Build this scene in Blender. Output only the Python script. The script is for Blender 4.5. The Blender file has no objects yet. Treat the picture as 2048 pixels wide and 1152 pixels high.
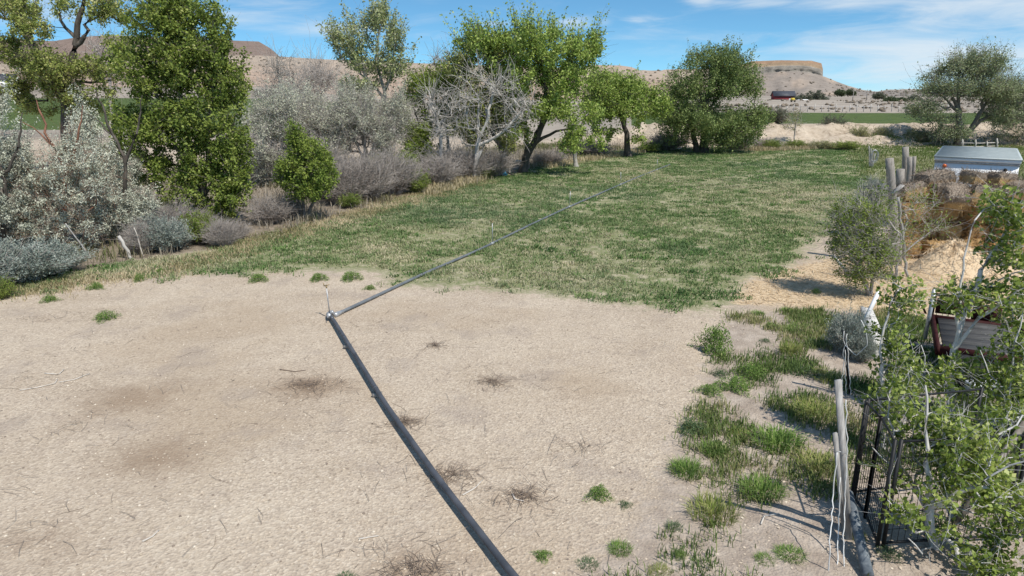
import bpy, math, random
import numpy as np
from mathutils import Vector
random.seed(5)
RS = np.random.default_rng
C = bpy.context.scene.collection
PI = math.pi
# ------------------------------------------------------------------ camera
PITCH = math.radians(16.0); CH = 4.5; F = 1366.0
cp, sp = math.cos(PITCH), math.sin(PITCH)
def ray(u, v):
    a = (u-1024)/F; b = -(v-576)/F
    return a, cp+b*sp, -sp+b*cp
def G(u, v, z=0.0):
    a, y, w = ray(u, v); t = (z-CH)/w
    return np.array((a*t, y*t, z))
def D(u, v, Y):
    a, y, w = ray(u, v); t = Y/y
    return np.array((a*t, Y, CH+w*t))
cam = bpy.data.cameras.new('camera'); cam.sensor_width = 36; cam.lens = 36*F/2048
cam.clip_start = 0.05; cam.clip_end = 8000
co = bpy.data.objects.new('camera', cam); C.objects.link(co)
co.location = (0, 0, CH); co.rotation_euler = (PI/2-PITCH, 0, 0)
bpy.context.scene.camera = co
# ------------------------------------------------------------------ numpy noise
def hash2(ix, iy, s=0):
    h = (ix.astype(np.int64)*374761393 + iy.astype(np.int64)*668265263 + s*974634541) & 0x7fffffff
    h = ((h ^ (h >> 13))*1274126177) & 0x7fffffff
    return ((h ^ (h >> 16)) & 0xffff)/65535.0
def vn(x, y, s=0):
    x = np.asarray(x, float); y = np.asarray(y, float)
    ix = np.floor(x); iy = np.floor(y); fx = x-ix; fy = y-iy
    fx = fx*fx*(3-2*fx); fy = fy*fy*(3-2*fy)
    a = hash2(ix, iy, s); b = hash2(ix+1, iy, s); c = hash2(ix, iy+1, s); d = hash2(ix+1, iy+1, s)
    return (a*(1-fx)+b*fx)*(1-fy)+(c*(1-fx)+d*fx)*fy
def fbm(x, y, o=4, s=0):
    t = 0; amp = .5; tot = 0
    for k in range(o):
        t = t+amp*vn(np.asarray(x)*2**k, np.asarray(y)*2**k, s+k*7); tot += amp; amp *= .5
    return t/tot
def sst(a, b, x):
    t = np.clip((np.asarray(x, float)-a)/(b-a), 0, 1); return t*t*(3-2*t)
# ------------------------------------------------------------------ zones (ground polygons seen in the photo)
def poly(pts): return np.array([G(u, v)[:2] for u, v in pts])
def sdf(poly_, x, y):
    x = np.asarray(x, float).ravel(); y = np.asarray(y, float).ravel()
    n = len(poly_); d = np.full(x.shape, 1e9); inside = np.zeros(x.shape, bool)
    for i in range(n):
        ax, ay = poly_[i]; bx, by = poly_[(i+1) % n]
        ex, ey = bx-ax, by-ay
        t = np.clip(((x-ax)*ex+(y-ay)*ey)/(ex*ex+ey*ey+1e-12), 0, 1)
        d = np.minimum(d, np.hypot(x-ax-t*ex, y-ay-t*ey))
        c = ((ay > y) != (by > y)) & (x < (bx-ax)*(y-ay)/(by-ay+1e-12)+ax)
        inside ^= c
    return np.where(inside, d, -d)
GRASS = poly([(-400, 640), (0, 590), (110, 578), (210, 558), (330, 546), (480, 548), (640, 540), (765, 545), (785, 572), (900, 575), (1100, 590), (1250, 608),
              (1400, 622), (1470, 610), (1490, 560), (1580, 535), (1610, 500), (1650, 460), (1700, 425), (1735, 385), (1740, 330), (1740, 300), (1700, 292), (1400, 296), (1250, 300), (1150, 318), (1040, 342), (930, 362),
              (800, 398), (700, 425), (600, 455), (450, 492), (250, 522), (0, 560), (-400, 600)])
STRAW = poly([(1468, 604), (1500, 562), (1600, 532), (1700, 508), (1800, 490), (1950, 440), (2100, 440), (2300, 480), (2300, 640), (2048, 640), (1880, 625), (1800, 655), (1700, 620), (1590, 612)])
SOIL = poly([(1455, 630), (1700, 615), (2500, 700), (2600, 1600), (1000, 1600), (1120, 1180), (1260, 1060), (1325, 930), (1400, 790), (1420, 700)])
FIELD_R = np.array([G(u, v, 1.5)[:2] for u, v in [(1380, 246), (1700, 247), (2048, 249), (2600, 252), (2600, 226), (2048, 226), (1700, 226), (1380, 224)]])
MEADOW_R = poly([(1690, 296), (1745, 288), (2048, 287), (2600, 290), (2700, 400), (2048, 400), (1760, 400), (1720, 350)])
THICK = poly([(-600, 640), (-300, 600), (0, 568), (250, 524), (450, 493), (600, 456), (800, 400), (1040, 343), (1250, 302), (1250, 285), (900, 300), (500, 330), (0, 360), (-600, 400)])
STAINS = [(G(u, v), s, k) for u, v, s, k in [(620, 772, .75, 1.), (310, 915, .75, .95), (90, 640, .5, .5), (250, 800, .9, .95), (360, 770, .7, .7), (150, 850, .6, .6), (430, 730, 1.3, .35), (1190, 770, 1.1, .5), (80, 1090, .8, .7), (870, 950, .6, .6), (1040, 990, .45, .6),
     (830, 1140, .55, .9), (985, 765, .4, .55), (1160, 890, .25, .6), (60, 1060, .6, .4), (815, 845, .25, .8), (960, 660, .8, .35), (540, 760, .8, .5), (30, 760, .6, .4), (1160, 760, 1.3, .2), (420, 560, 1.2, .25), (40, 585, .6, .6)]]
def H(x, y):
    x = np.asarray(x, float); y = np.asarray(y, float)
    z = .05*(fbm(x*.35, y*.35, 3, 11)-.5)*sst(3, 10, y)
    # eroded bank of the wash on the right
    yy = y+(fbm(x*.22, y*.05, 3, 3)-.5)*5
    m = sst(2, 14, x-(y-60)*.1)
    prof = sst(60.5, 62.2, yy)*.55+sst(62.5, 66.2, yy)*.95
    z = z+m*(prof+(fbm(x*.9, y*1.3, 4, 5)-.5)*1.3*sst(60, 62, yy)*(1-sst(66, 69, yy)))
    q = x/np.maximum(y, 1)
    w = sst(-.15, -.36, q)
    z = z+w*(sst(110, 260, y)*2.4+sst(250, 300, y)*4.2)
    # weeds-and-soil strip is lumpy
    s = sst(1.6, 3.0, x)*(1-sst(11, 14, y))*sst(2, 4, y)
    z = z+s*(fbm(x*1.3, y*1.3, 3, 21)-.5)*.16
    return z
def Gz(u, v):
    p = G(u, v)
    for _ in range(4): p = G(u, v, float(H(p[0], p[1])))
    return p
# ------------------------------------------------------------------ mesh helpers
def mesh(name, V, Fs, mat, smooth=False):
    V = np.asarray(V, np.float32).reshape(-1, 3)
    Fs = [np.asarray(f, np.int32) for f in Fs if len(f)]
    me = bpy.data.meshes.new(name)
    loops = np.concatenate([f.ravel() for f in Fs]); tot = np.concatenate([np.full(len(f), f.shape[1], np.int32) for f in Fs])
    st = np.concatenate([[0], np.cumsum(tot)[:-1]]).astype(np.int32)
    me.vertices.add(len(V)); me.loops.add(len(loops)); me.polygons.add(len(tot))
    me.vertices.foreach_set('co', V.ravel()); me.loops.foreach_set('vertex_index', loops); me.polygons.foreach_set('loop_start', st)
    try: me.polygons.foreach_set('loop_total', tot)
    except Exception: pass
    if smooth: me.polygons.foreach_set('use_smooth', np.ones(len(tot), bool))
    me.update(calc_edges=True)
    if mat: me.materials.append(mat)
    return me
def link(name, me, parent=None, loc=None):
    o = bpy.data.objects.new(name, me); C.objects.link(o)
    if parent is not None: o.parent = parent
    if loc is not None: o.location = tuple(float(t) for t in loc)
    return o
def obj(name, V, Fs, mat, parent=None, loc=None, smooth=False): return link(name, mesh(name, V, Fs, mat, smooth), parent, loc)
def tag(o, label, cat, group=None, kind=None):
    if kind: o['kind'] = kind
    if label: o['label'] = label
    if cat: o['category'] = cat
    if group: o['group'] = group
    return o
def thing(name, label, cat, loc=(0, 0, 0), rz=0, group=None):
    o = link(name, None, None, loc); o.rotation_euler = (0, 0, rz); return tag(o, label, cat, group)
def struct(o): o['kind'] = 'structure'; return o
def dup(root, loc, rz=0, scale=1, label=None, group=None):
    r = root.copy(); C.objects.link(r); r.location = tuple(float(t) for t in loc); r.rotation_euler = (0, 0, rz)
    r.scale = (scale,)*3 if np.isscalar(scale) else tuple(scale)
    if label: r['label'] = label
    if group: r['group'] = group
    for ch in list(root.children):
        c = ch.copy(); C.objects.link(c); c.parent = r
        for g in list(ch.children):
            d = g.copy(); C.objects.link(d); d.parent = c
    return r
class MB:
    def __init__(s): s.V = []; s.F3 = []; s.F4 = []; s.n = 0
    def add(s, V, F3=(), F4=()):
        V = np.asarray(V, float).reshape(-1, 3)
        if len(F3): s.F3.append(np.asarray(F3)+s.n)
        if len(F4): s.F4.append(np.asarray(F4)+s.n)
        s.V.append(V); s.n += len(V); return s
    def box(s, c, d, R=None, jit=0, taper=1):
        x, y, z = np.array(d)/2
        V = np.array([(-x, -y, -z), (x, -y, -z), (x, y, -z), (-x, y, -z), (-x*taper, -y*taper, z), (x*taper, -y*taper, z), (x*taper, y*taper, z), (-x*taper, y*taper, z)])
        if jit: V = V+np.random.default_rng(s.n+3).normal(0, jit, V.shape)
        if R is not None: V = V@np.asarray(R).T
        return s.add(V+np.array(c), F4=[(3, 2, 1, 0), (4, 5, 6, 7), (0, 1, 5, 4), (1, 2, 6, 5), (2, 3, 7, 6), (3, 0, 4, 7)])
    def bar(s, p0, p1, w, h, up=(0, 0, 1)):
        p0 = np.array(p0, float); p1 = np.array(p1, float); d = p1-p0; L = np.linalg.norm(d); d = d/L
        up = np.array(up, float)
        if abs(d@up) > .97: up = np.array((1., 0, 0))
        a = np.cross(d, up); a /= np.linalg.norm(a); b = np.cross(a, d)
        return s.box((p0+p1)/2, (w, L, h), np.stack([a, d, b], 1))
    def tube(s, pts, r, n=8, caps=True):
        pts = np.array(pts, float); m = len(pts); r = np.broadcast_to(r, (m,))
        d = np.gradient(pts, axis=0); d /= np.linalg.norm(d, axis=1)[:, None]+1e-9
        ref = np.array((0.31, .2, .93)) if abs(d[0] @ np.array((0.31, .2, .93))) < .9 else np.array((1., .1, 0))
        a = np.cross(d, ref); a /= np.linalg.norm(a, axis=1)[:, None]; b = np.cross(d, a)
        th = np.arange(n)*2*PI/n
        V = pts[:, None]+r[:, None, None]*(np.cos(th)[None, :, None]*a[:, None]+np.sin(th)[None, :, None]*b[:, None])
        F = [(i*n+k, i*n+(k+1) % n, (i+1)*n+(k+1) % n, (i+1)*n+k) for i in range(m-1) for k in range(n)]
        V = V.reshape(-1, 3); F3 = []
        if caps:
            V = np.vstack([V, pts[0], pts[-1]]); i0 = m*n
            F3 = [(i0, (k+1) % n, k) for k in range(n)]+[(i0+1, (m-1)*n+k, (m-1)*n+(k+1) % n) for k in range(n)]
        return s.add(V, F3, F)
    def build(s, name, mat, parent=None, base=None, smooth=False, loc=None):
        V = np.vstack(s.V)
        if base is not None: V = V-np.array(base)
        Fs = ([np.vstack(s.F3)] if s.F3 else [])+([np.vstack(s.F4)] if s.F4 else [])
        return obj(name, V, Fs, mat, parent, loc, smooth)
# ------------------------------------------------------------------ materials
class NT:
    def __init__(s, name):
        s.m = bpy.data.materials.new(name); s.m.use_nodes = True; s.t = s.m.node_tree; s.t.nodes.clear()
        s.out = s.t.nodes.new('ShaderNodeOutputMaterial')
    def n(s, typ, **kw):
        nd = s.t.nodes.new(typ)
        for k, v in kw.items(): setattr(nd, k, v)
        return nd
    def l(s, a, b): s.t.links.new(a, b)
    def set(s, sock, v):
        if isinstance(v, bpy.types.NodeSocket): s.l(v, sock)
        else: sock.default_value = v
    def math(s, op, a, b=0., c=0., clamp=False):
        nd = s.n('ShaderNodeMath', operation=op, use_clamp=clamp)
        for i, v in enumerate((a, b, c)): s.set(nd.inputs[i], v)
        return nd.outputs[0]
    def noise(s, vec, scale, detail=4, rough=.55, dist=0):
        nd = s.n('ShaderNodeTexNoise'); s.set(nd.inputs['Vector'], vec); nd.inputs['Scale'].default_value = scale
        nd.inputs['Detail'].default_value = detail; nd.inputs['Roughness'].default_value = rough; nd.inputs['Distortion'].default_value = dist
        return nd.outputs['Fac']
    def ramp(s, fac, stops):
        nd = s.n('ShaderNodeValToRGB'); s.set(nd.inputs[0], fac); e = nd.color_ramp.elements
        while len(e) < len(stops): e.new(.5)
        for el, (p, c) in zip(e, stops): el.position = p; el.color = (*c, 1)
        return nd.outputs['Color']
    def mix(s, fac, a, b, typ='MIX'):
        nd = s.n('ShaderNodeMix', data_type='RGBA', blend_type=typ)
        s.set(nd.inputs[0], fac)
        for i, v in ((6, a), (7, b)):
            s.set(nd.inputs[i], (*v, 1) if isinstance(v, tuple) and len(v) == 3 else v)
        return nd.outputs[2]
    def step(s, x, a, b):
        nd = s.n('ShaderNodeMapRange', interpolation_type='SMOOTHSTEP'); s.set(nd.inputs[0], x)
        nd.inputs[1].default_value = a; nd.inputs[2].default_value = b; return nd.outputs[0]
    def pos(s): return s.n('ShaderNodeNewGeometry').outputs['Position']
    def objc(s): return s.n('ShaderNodeTexCoord').outputs['Object']
    def attr(s, name): return s.n('ShaderNodeAttribute', attribute_name=name)
    def bsdf(s, col, rough=.9, metal=0., bump=None, bstr=.3, bdist=.02, spec=.3):
        b = s.n('ShaderNodeBsdfPrincipled'); s.set(b.inputs['Base Color'], (*col, 1) if isinstance(col, tuple) and len(col) == 3 else col)
        s.set(b.inputs['Roughness'], rough); b.inputs['Metallic'].default_value = metal; b.inputs['Specular IOR Level'].default_value = spec
        if bump is not None:
            bn = s.n('ShaderNodeBump'); bn.inputs['Strength'].default_value = bstr; bn.inputs['Distance'].default_value = bdist
            s.l(bump, bn.inputs['Height']); s.l(bn.outputs[0], b.inputs['Normal'])
        return b.outputs[0]
    def done(s, sh): s.l(sh, s.out.inputs[0]); return s.m
def leafmat(name, stops, trans=.30, rough=.6):
    t = NT(name); r = t.n('ShaderNodeNewGeometry').outputs['Random Per Island']
    nz_ = t.step(t.noise(t.pos(), 1.6, 3, .6), .34, .66)
    fac = t.math('ADD', t.math('MULTIPLY', r, .55), t.math('MULTIPLY', nz_, .45))
    col = t.ramp(fac, stops)
    b = t.bsdf(col, rough, spec=.25); tr = t.n('ShaderNodeBsdfTranslucent'); t.l(col, tr.inputs[0])
    mx = t.n('ShaderNodeMixShader'); mx.inputs[0].default_value = trans; t.l(b, mx.inputs[1]); t.l(tr.outputs[0], mx.inputs[2])
    return t.done(mx.outputs[0])
def noisemat(name, a, b, scale=6, rough=.85, metal=0, bstr=.3, bdist=.01, stretch=None, c=None, spec=.3):
    t = NT(name); vec = t.objc()
    if stretch:
        mp = t.n('ShaderNodeMapping'); mp.inputs['Scale'].default_value = stretch; t.l(vec, mp.inputs[0]); vec = mp.outputs[0]
    n1 = t.noise(vec, scale, 5, .6)
    st = [(.3, a), (.7, b)] if c is None else [(.28, a), (.5, b), (.75, c)]
    return t.done(t.bsdf(t.ramp(n1, st), rough, metal, n1, bstr, bdist, spec))
def colattr_mat(name, rough=.9, trans=0.):
    t = NT(name); at = t.attr('Col').outputs['Color']
    b = t.bsdf(at, rough, spec=.2)
    if trans:
        tr = t.n('ShaderNodeBsdfTranslucent'); t.l(at, tr.inputs[0]); mx = t.n('ShaderNodeMixShader'); mx.inputs[0].default_value = trans
        t.l(b, mx.inputs[1]); t.l(tr.outputs[0], mx.inputs[2]); b = mx.outputs[0]
    return t.done(b)
def setcol(me, col):
    a = me.attributes.new('Col', 'FLOAT_COLOR', 'POINT'); col = np.asarray(col, np.float32)
    if col.shape[1] == 3: col = np.hstack([col, np.ones((len(col), 1), np.float32)])
    a.data.foreach_set('color', col.ravel())
M = {}
M['leaf_dense'] = leafmat('leaf_dense', [(0, (0.101, 0.15, 0.029)), (0.5, (0.203, 0.269, 0.051)), (0.85, (0.321, 0.372, 0.088)), (1, (0.574, 0.553, 0.264))])
M['leaf_cotton'] = leafmat('leaf_cottonwood', [(0, (0.169, 0.25, 0.05)), (0.5, (0.304, 0.406, 0.087)), (0.85, (0.438, 0.515, 0.144)), (1, (0.708, 0.718, 0.359))])
M['leaf_left'] = leafmat('leaf_old_cottonwood', [(0, (0.148, 0.203, 0.041)), (0.45, (0.279, 0.33, 0.082)), (0.8, (0.443, 0.45, 0.15)), (1, (0.786, 0.704, 0.438))])
M['leaf_elm'] = leafmat('leaf_elm', [(0, (0.099, 0.145, 0.047)), (0.5, (0.2, 0.266, 0.086)), (0.9, (0.333, 0.389, 0.141)), (1, (0.467, 0.486, 0.251))])
M['leaf_pale'] = leafmat('leaf_pale', [(0, (0.179, 0.224, 0.088)), (0.5, (0.342, 0.386, 0.161)), (0.85, (0.503, 0.525, 0.279)), (1, (0.747, 0.741, 0.529))])
M['leaf_willow'] = leafmat('leaf_willow', [(0, (0.179, 0.226, 0.106)), (0.5, (0.299, 0.343, 0.178)), (0.9, (0.418, 0.452, 0.275)), (1, (0.597, 0.624, 0.453))])
M['leaf_silver'] = leafmat('leaf_silver', [(0, (0.351, 0.382, 0.299)), (0.5, (0.56, 0.579, 0.467)), (0.9, (0.729, 0.728, 0.598)), (1, (0.859, 0.823, 0.686))], .2)
M['leaf_grey'] = leafmat('leaf_grey_olive', [(0, (0.316, 0.332, 0.246)), (0.5, (0.488, 0.499, 0.384)), (0.9, (0.633, 0.628, 0.492)), (1, (0.765, 0.715, 0.597))], .2)
M['leaf_sage'] = leafmat('leaf_sage', [(0, (0.174, 0.209, 0.171)), (0.5, (0.272, 0.314, 0.271)), (1, (0.403, 0.439, 0.392))], .15)
M['leaf_bush'] = leafmat('leaf_bush', [(0, (0.106, 0.166, 0.028)), (0.5, (0.211, 0.284, 0.055)), (1, (0.373, 0.434, 0.097))])
M['leaf_yellow'] = leafmat('leaf_yellow', [(0, (0.22, 0.22, 0.088)), (0.5, (0.33, 0.33, 0.143)), (1, (0.462, 0.44, 0.242))])
M['leaf_sap'] = leafmat('leaf_sapling', [(0, (0.06, 0.1, 0.022)), (0.35, (0.17, 0.24, 0.045)), (0.7, (0.36, 0.44, 0.1)), (1, (0.58, 0.6, 0.24))], .4, .45)
M['leaf_far'] = leafmat('leaf_far', [(0, (.10, .115, .075)), (1, (.19, .2, .14))])
M['leaf_farg'] = leafmat('leaf_far_green', [(0, (.06, .085, .04)), (1, (.12, .15, .07))])
M['bark'] = noisemat('bark', (.10, .085, .07), (.27, .24, .205), 9, bstr=.6, stretch=(1, 1, .3))
M['bark_dark'] = noisemat('bark_dark', (.045, .038, .032), (.14, .12, .10), 9, bstr=.6, stretch=(1, 1, .3))
M['bark_pale'] = noisemat('bark_pale', (.24, .225, .2), (.46, .43, .39), 12, bstr=.4, stretch=(1, 1, .4))
M['bark_white'] = noisemat('bark_bleached', (.34, .315, .285), (.58, .545, .50), 8, bstr=.3, stretch=(1, 1, .3))
M['twig_grey'] = noisemat('twig_grey', (.30, .27, .245), (.52, .48, .44), 3, bstr=.1)
M['twig_lilac'] = noisemat('twig_lilac', (.27, .235, .21), (.47, .42, .38), 2, bstr=.1)
M['twig_brown'] = noisemat('twig_brown', (.15, .11, .085), (.30, .235, .185), 3, bstr=.1)
M['bark_red'] = noisemat('bark_red', (.13, .06, .04), (.34, .17, .11), 5, bstr=.2)
M['bark_sap'] = noisemat('bark_sapling', (.36, .355, .34), (.66, .64, .62), 14, bstr=.3, stretch=(1, 1, .5))
M['old_wood'] = noisemat('old_wood', (.10, .088, .075), (.33, .30, .265), 9, bstr=.8, stretch=(7, 7, .6), c=(.24, .215, .19))
M['grey_board'] = noisemat('grey_board', (.22, .21, .2), (.44, .425, .405), 9, bstr=.4, stretch=(5, 5, .6))
M['pipe'] = noisemat('pipe_weathered', (.05, .056, .066), (.085, .092, .108), 3, rough=.6, metal=.15, bstr=.05, c=(.12, .125, .14))
M['pipe_far'] = noisemat('pipe_aluminium', (.10, .115, .13), (.2, .215, .23), 3, rough=.55, metal=.2, bstr=.05)
M['galv'] = noisemat('galvanised', (.30, .31, .32), (.52, .53, .54), 12, rough=.45, metal=.5, bstr=.05)
M['brass'] = noisemat('brass_dull', (.22, .16, .08), (.38, .29, .16), 20, rough=.5, metal=.5, bstr=.05)
M['black_metal'] = noisemat('black_metal', (.012, .012, .013), (.03, .03, .032), 9, rough=.5, bstr=.05)
M['red_steel'] = noisemat('red_steel', (.022, .005, .006), (.042, .009, .010), 6, rough=.7, bstr=.15, c=(.05, .025, .02), spec=.15)
M['deck'] = noisemat('deck_wood', (.05, .05, .05), (.125, .123, .12), 8, bstr=.4, stretch=(.6, 6, 6), spec=.1)
M['white_paint'] = noisemat('white_paint', (.72, .74, .76), (.82, .83, .84), 3, rough=.4, bstr=.03)
M['grey_blue'] = noisemat('grey_blue_wood', (.06, .075, .09), (.12, .14, .16), 5, bstr=.3, stretch=(3, 3, 3), c=(.27, .29, .29))
M['roof_alu'] = noisemat('roof_aluminium', (.36, .405, .41), (.47, .51, .51), 4, rough=.75, metal=0, bstr=.05, stretch=(1, 8, 1))
M['chalk'] = noisemat('chalky_white', (.48, .46, .43), (.72, .70, .66), 7, bstr=.3)
M['white_cord'] = noisemat('white_cord', (.55, .55, .54), (.75, .75, .73), 30, bstr=.1)
M['barn_red'] = noisemat('barn_red', (.22, .03, .035), (.31, .055, .055), 1.2, bstr=.1, stretch=(3, 3, .3))
M['roof_dark'] = noisemat('roof_dark', (.045, .048, .06), (.075, .08, .095), .8, rough=.6, bstr=.05)
M['blue'] = noisemat('blue_tarp', (.02, .20, .36), (.05, .36, .55), 9, rough=.45, bstr=.3)
M['orange'] = noisemat('orange_lens', (.55, .10, .03), (.7, .18, .05), 20, rough=.3, bstr=.02)
M['yellow'] = noisemat('yellow_paint', (.55, .40, .05), (.65, .5, .1), 4, bstr=.05)
M['car_blue'] = noisemat('car_dark_blue', (.02, .03, .06), (.035, .05, .09), 4, rough=.3, bstr=.01)
M['car_dark'] = noisemat('car_dark_grey', (.03, .028, .028), (.055, .05, .05), 4, rough=.3, bstr=.01)
M['glass'] = noisemat('window_glass', (.03, .035, .04), (.06, .065, .07), 3, rough=.1, bstr=.01)
M['rubber'] = noisemat('rubber', (.015, .015, .015), (.03, .03, .03), 9, bstr=.05)
M['rust'] = noisemat('rust', (.13, .055, .03), (.26, .13, .07), 12, bstr=.3)
M['dry_twig'] = noisemat('dry_twig', (.17, .13, .10), (.36, .30, .25), 5, bstr=.1)
M['pale_twig'] = noisemat('pale_twig', (.45, .41, .36), (.66, .61, .55), 5, bstr=.1)
M['blade'] = colattr_mat('blade_mix', .8, .3)
M['chip'] = colattr_mat('pebble_mix', .9)

# ground
def ground_mat():
    t = NT('ground_surface'); P = t.pos()
    A = lambda n: t.attr(n).outputs['Fac']
    nb = t.noise(P, .55, 5, .6); nm = t.noise(P, 3.2, 5, .65); nf = t.noise(P, 16, 4, .7); nff = t.noise(P, 60, 2, .6)
    vo = t.n('ShaderNodeTexVoronoi'); t.l(P, vo.inputs['Vector']); vo.inputs['Scale'].default_value = 34
    sepv = t.n('ShaderNodeSeparateColor'); t.l(vo.outputs['Color'], sepv.inputs[0])
    g = t.ramp(nb, [(.28, (.38, .305, .23)), (.5, (.475, .395, .31)), (.72, (.55, .47, .375))])
    g = t.mix(t.math('MULTIPLY', t.step(nm, .42, .72), .45), g, (.37, .305, .255))
    peb = t.ramp(sepv.outputs[0], [(0, (.20, .155, .12)), (.25, (.38, .31, .235)), (.75, (.50, .42, .325)), (1, (.66, .58, .47))])
    g = t.mix(.42, g, peb)
    nbig = t.noise(P, .28, 3, .5)
    g = t.mix(t.math('MULTIPLY', t.step(nbig, .48, .64), .40), g, (.33, .245, .165))
    g = t.mix(t.math('MULTIPLY', t.step(t.noise(P, .75, 4, .6), .53, .68), .42), g, (.30, .25, .215))
    g = t.mix(t.math('MULTIPLY', t.step(nf, .52, .75), .45), g, (.27, .215, .175))
    g = t.mix(t.math('MULTIPLY', t.math('MULTIPLY', A('stain'), .8), t.step(t.math('ADD', t.math('MULTIPLY', nm, .6), t.math('MULTIPLY', A('stain'), .5)), .38, .85)), g, (.25, .18, .125))
    def over(base, col, a, w=.55, lo=.4, hi=.6, nn=None):
        x = t.math('ADD', A(a), t.math('MULTIPLY', t.math('SUBTRACT', nn or nm, .5), w))
        return t.mix(t.step(x, lo, hi), base, col)
    soil = t.ramp(nm, [(.25, (.25, .20, .16)), (.5, (.37, .31, .255)), (.75, (.50, .43, .36))])
    soil = t.mix(t.math('MULTIPLY', t.step(nf, .5, .72), .5), soil, (.24, .19, .165))
    g = over(g, soil, 'soil')
    mead = t.ramp(t.math('ADD', t.math('MULTIPLY', nm, .6), t.math('MULTIPLY', nf, .4)), [(.36, (.15, .175, .075)), (.48, (.215, .225, .115)), (.60, (.42, .37, .27))])
    mead = t.mix(t.math('MULTIPLY', t.step(nff, .45, .7), .35), mead, (.17, .18, .085))
    mead = t.mix(t.math('MULTIPLY', t.step(nb, .6, .74), .5), mead, (.42, .355, .26))
    g = over(g, mead, 'grass', .9)
    straw = t.ramp(nf, [(.3, (.36, .26, .155)), (.5, (.55, .42, .275)), (.72, (.68, .555, .405))])
    straw = t.mix(t.math('MULTIPLY', t.step(nb, .5, .7), .35), straw, (.42, .33, .22))
    g = over(g, straw, 'straw', .6)
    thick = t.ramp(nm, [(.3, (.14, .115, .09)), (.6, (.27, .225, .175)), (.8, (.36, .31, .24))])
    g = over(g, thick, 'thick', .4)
    nl = t.noise(P, .02, 4, .6)
    plain = t.ramp(t.math('ADD', t.math('MULTIPLY', nl, .6), t.math('MULTIPLY', nb, .4)), [(.35, (.20, .175, .145)), (.5, (.31, .27, .225)), (.66, (.45, .395, .335))])
    g = t.mix(A('far'), g, plain)
    bank = t.ramp(t.math('ADD', t.math('MULTIPLY', nb, .5), t.math('MULTIPLY', nm, .5)), [(.35, (.24, .19, .14)), (.46, (.42, .345, .265)), (.62, (.56, .475, .375))])
    g = t.mix(A('bank'), g, bank)
    fld = t.ramp(t.math('ADD', t.math('MULTIPLY', nb, .6), t.math('MULTIPLY', nm, .4)), [(.35, (.055, .085, .028)), (.65, (.105, .14, .045))])
    g = over(g, fld, 'field', .25, .42, .58, nb)
    hgt = t.math('ADD', t.math('MULTIPLY', vo.outputs['Distance'], .6), t.math('ADD', nf, nm))
    return t.done(t.bsdf(g, .95, 0, hgt, .55, .035, .1))
M['ground'] = ground_mat()
# ------------------------------------------------------------------ ground sheet
def axis(parts, a0):
    v = [a0]
    for end, st in parts:
        while v[-1] < end-1e-6: v.append(min(v[-1]+st, end))
    return np.array(v)
xs = axis([(14, .22), (26, .5), (70, .9)], 0); g = [70]
while g[-1] < 3200: g.append(g[-1]*1.12+.5)
xs = np.concatenate([xs, g[1:]]); xs = np.concatenate([-xs[:0:-1], xs])
ys = axis([(4, 1.5), (26, .22), (58, .6), (70, .35), (115, 1.5), (330, 5)], -40); g = [330]
while g[-1] < 3000: g.append(g[-1]*1.1)
ys = np.concatenate([ys, g[1:]])
X, Y = np.meshgrid(xs, ys); Z = H(X, Y)
nx, ny = len(xs), len(ys); ii = np.arange(nx*ny).reshape(ny, nx)
quads = np.stack([ii[:-1, :-1], ii[:-1, 1:], ii[1:, 1:], ii[1:, :-1]], -1).reshape(-1, 4)
gm = mesh('ground', np.stack([X, Y, Z], -1), [quads], M['ground'], True)
xf, yf = X.ravel(), Y.ravel()
def zone(name, val):
    a = gm.attributes.new(name, 'FLOAT', 'POINT'); a.data.foreach_set('value', np.clip(val, 0, 1).astype(np.float32))
SF = lambda pl, w: np.clip(.5+sdf(pl, xf, yf)/w, 0, 1)
zone('grass', np.maximum(SF(GRASS, 2.8), SF(MEADOW_R, 4)))
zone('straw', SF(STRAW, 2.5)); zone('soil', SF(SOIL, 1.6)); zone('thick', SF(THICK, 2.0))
st = np.zeros_like(xf)
for p, s, k in STAINS:
    st = np.maximum(st, k*np.exp(-(((xf-p[0])/(s*1.3))**2+((yf-p[1])/s)**2)))
zone('stain', st)
zone('far', sst(64, 75, yf)); 
zone('bank', sst(57, 60, yf+(fbm(xf*.22, yf*.05, 3, 3)-.5)*5)*(1-sst(66.5, 69, yf))*sst(0, 8, xf))
fl = np.clip(.5+sdf(FIELD_R, xf, yf)/3, 0, 1)
qq = xf/np.maximum(yf, 1)
fl = np.maximum(fl, sst(84, 90, yf)*(1-sst(244, 248, yf+qq*10))*(1-sst(-.24, -.20, qq))*(yf > 0))
fl = np.maximum(fl, sst(68, 71, yf)*(1-sst(100, 103, yf))*sst(.16, .18, qq)*(yf > 0))
zone('field', fl)
struct(link('ground', gm))
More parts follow.
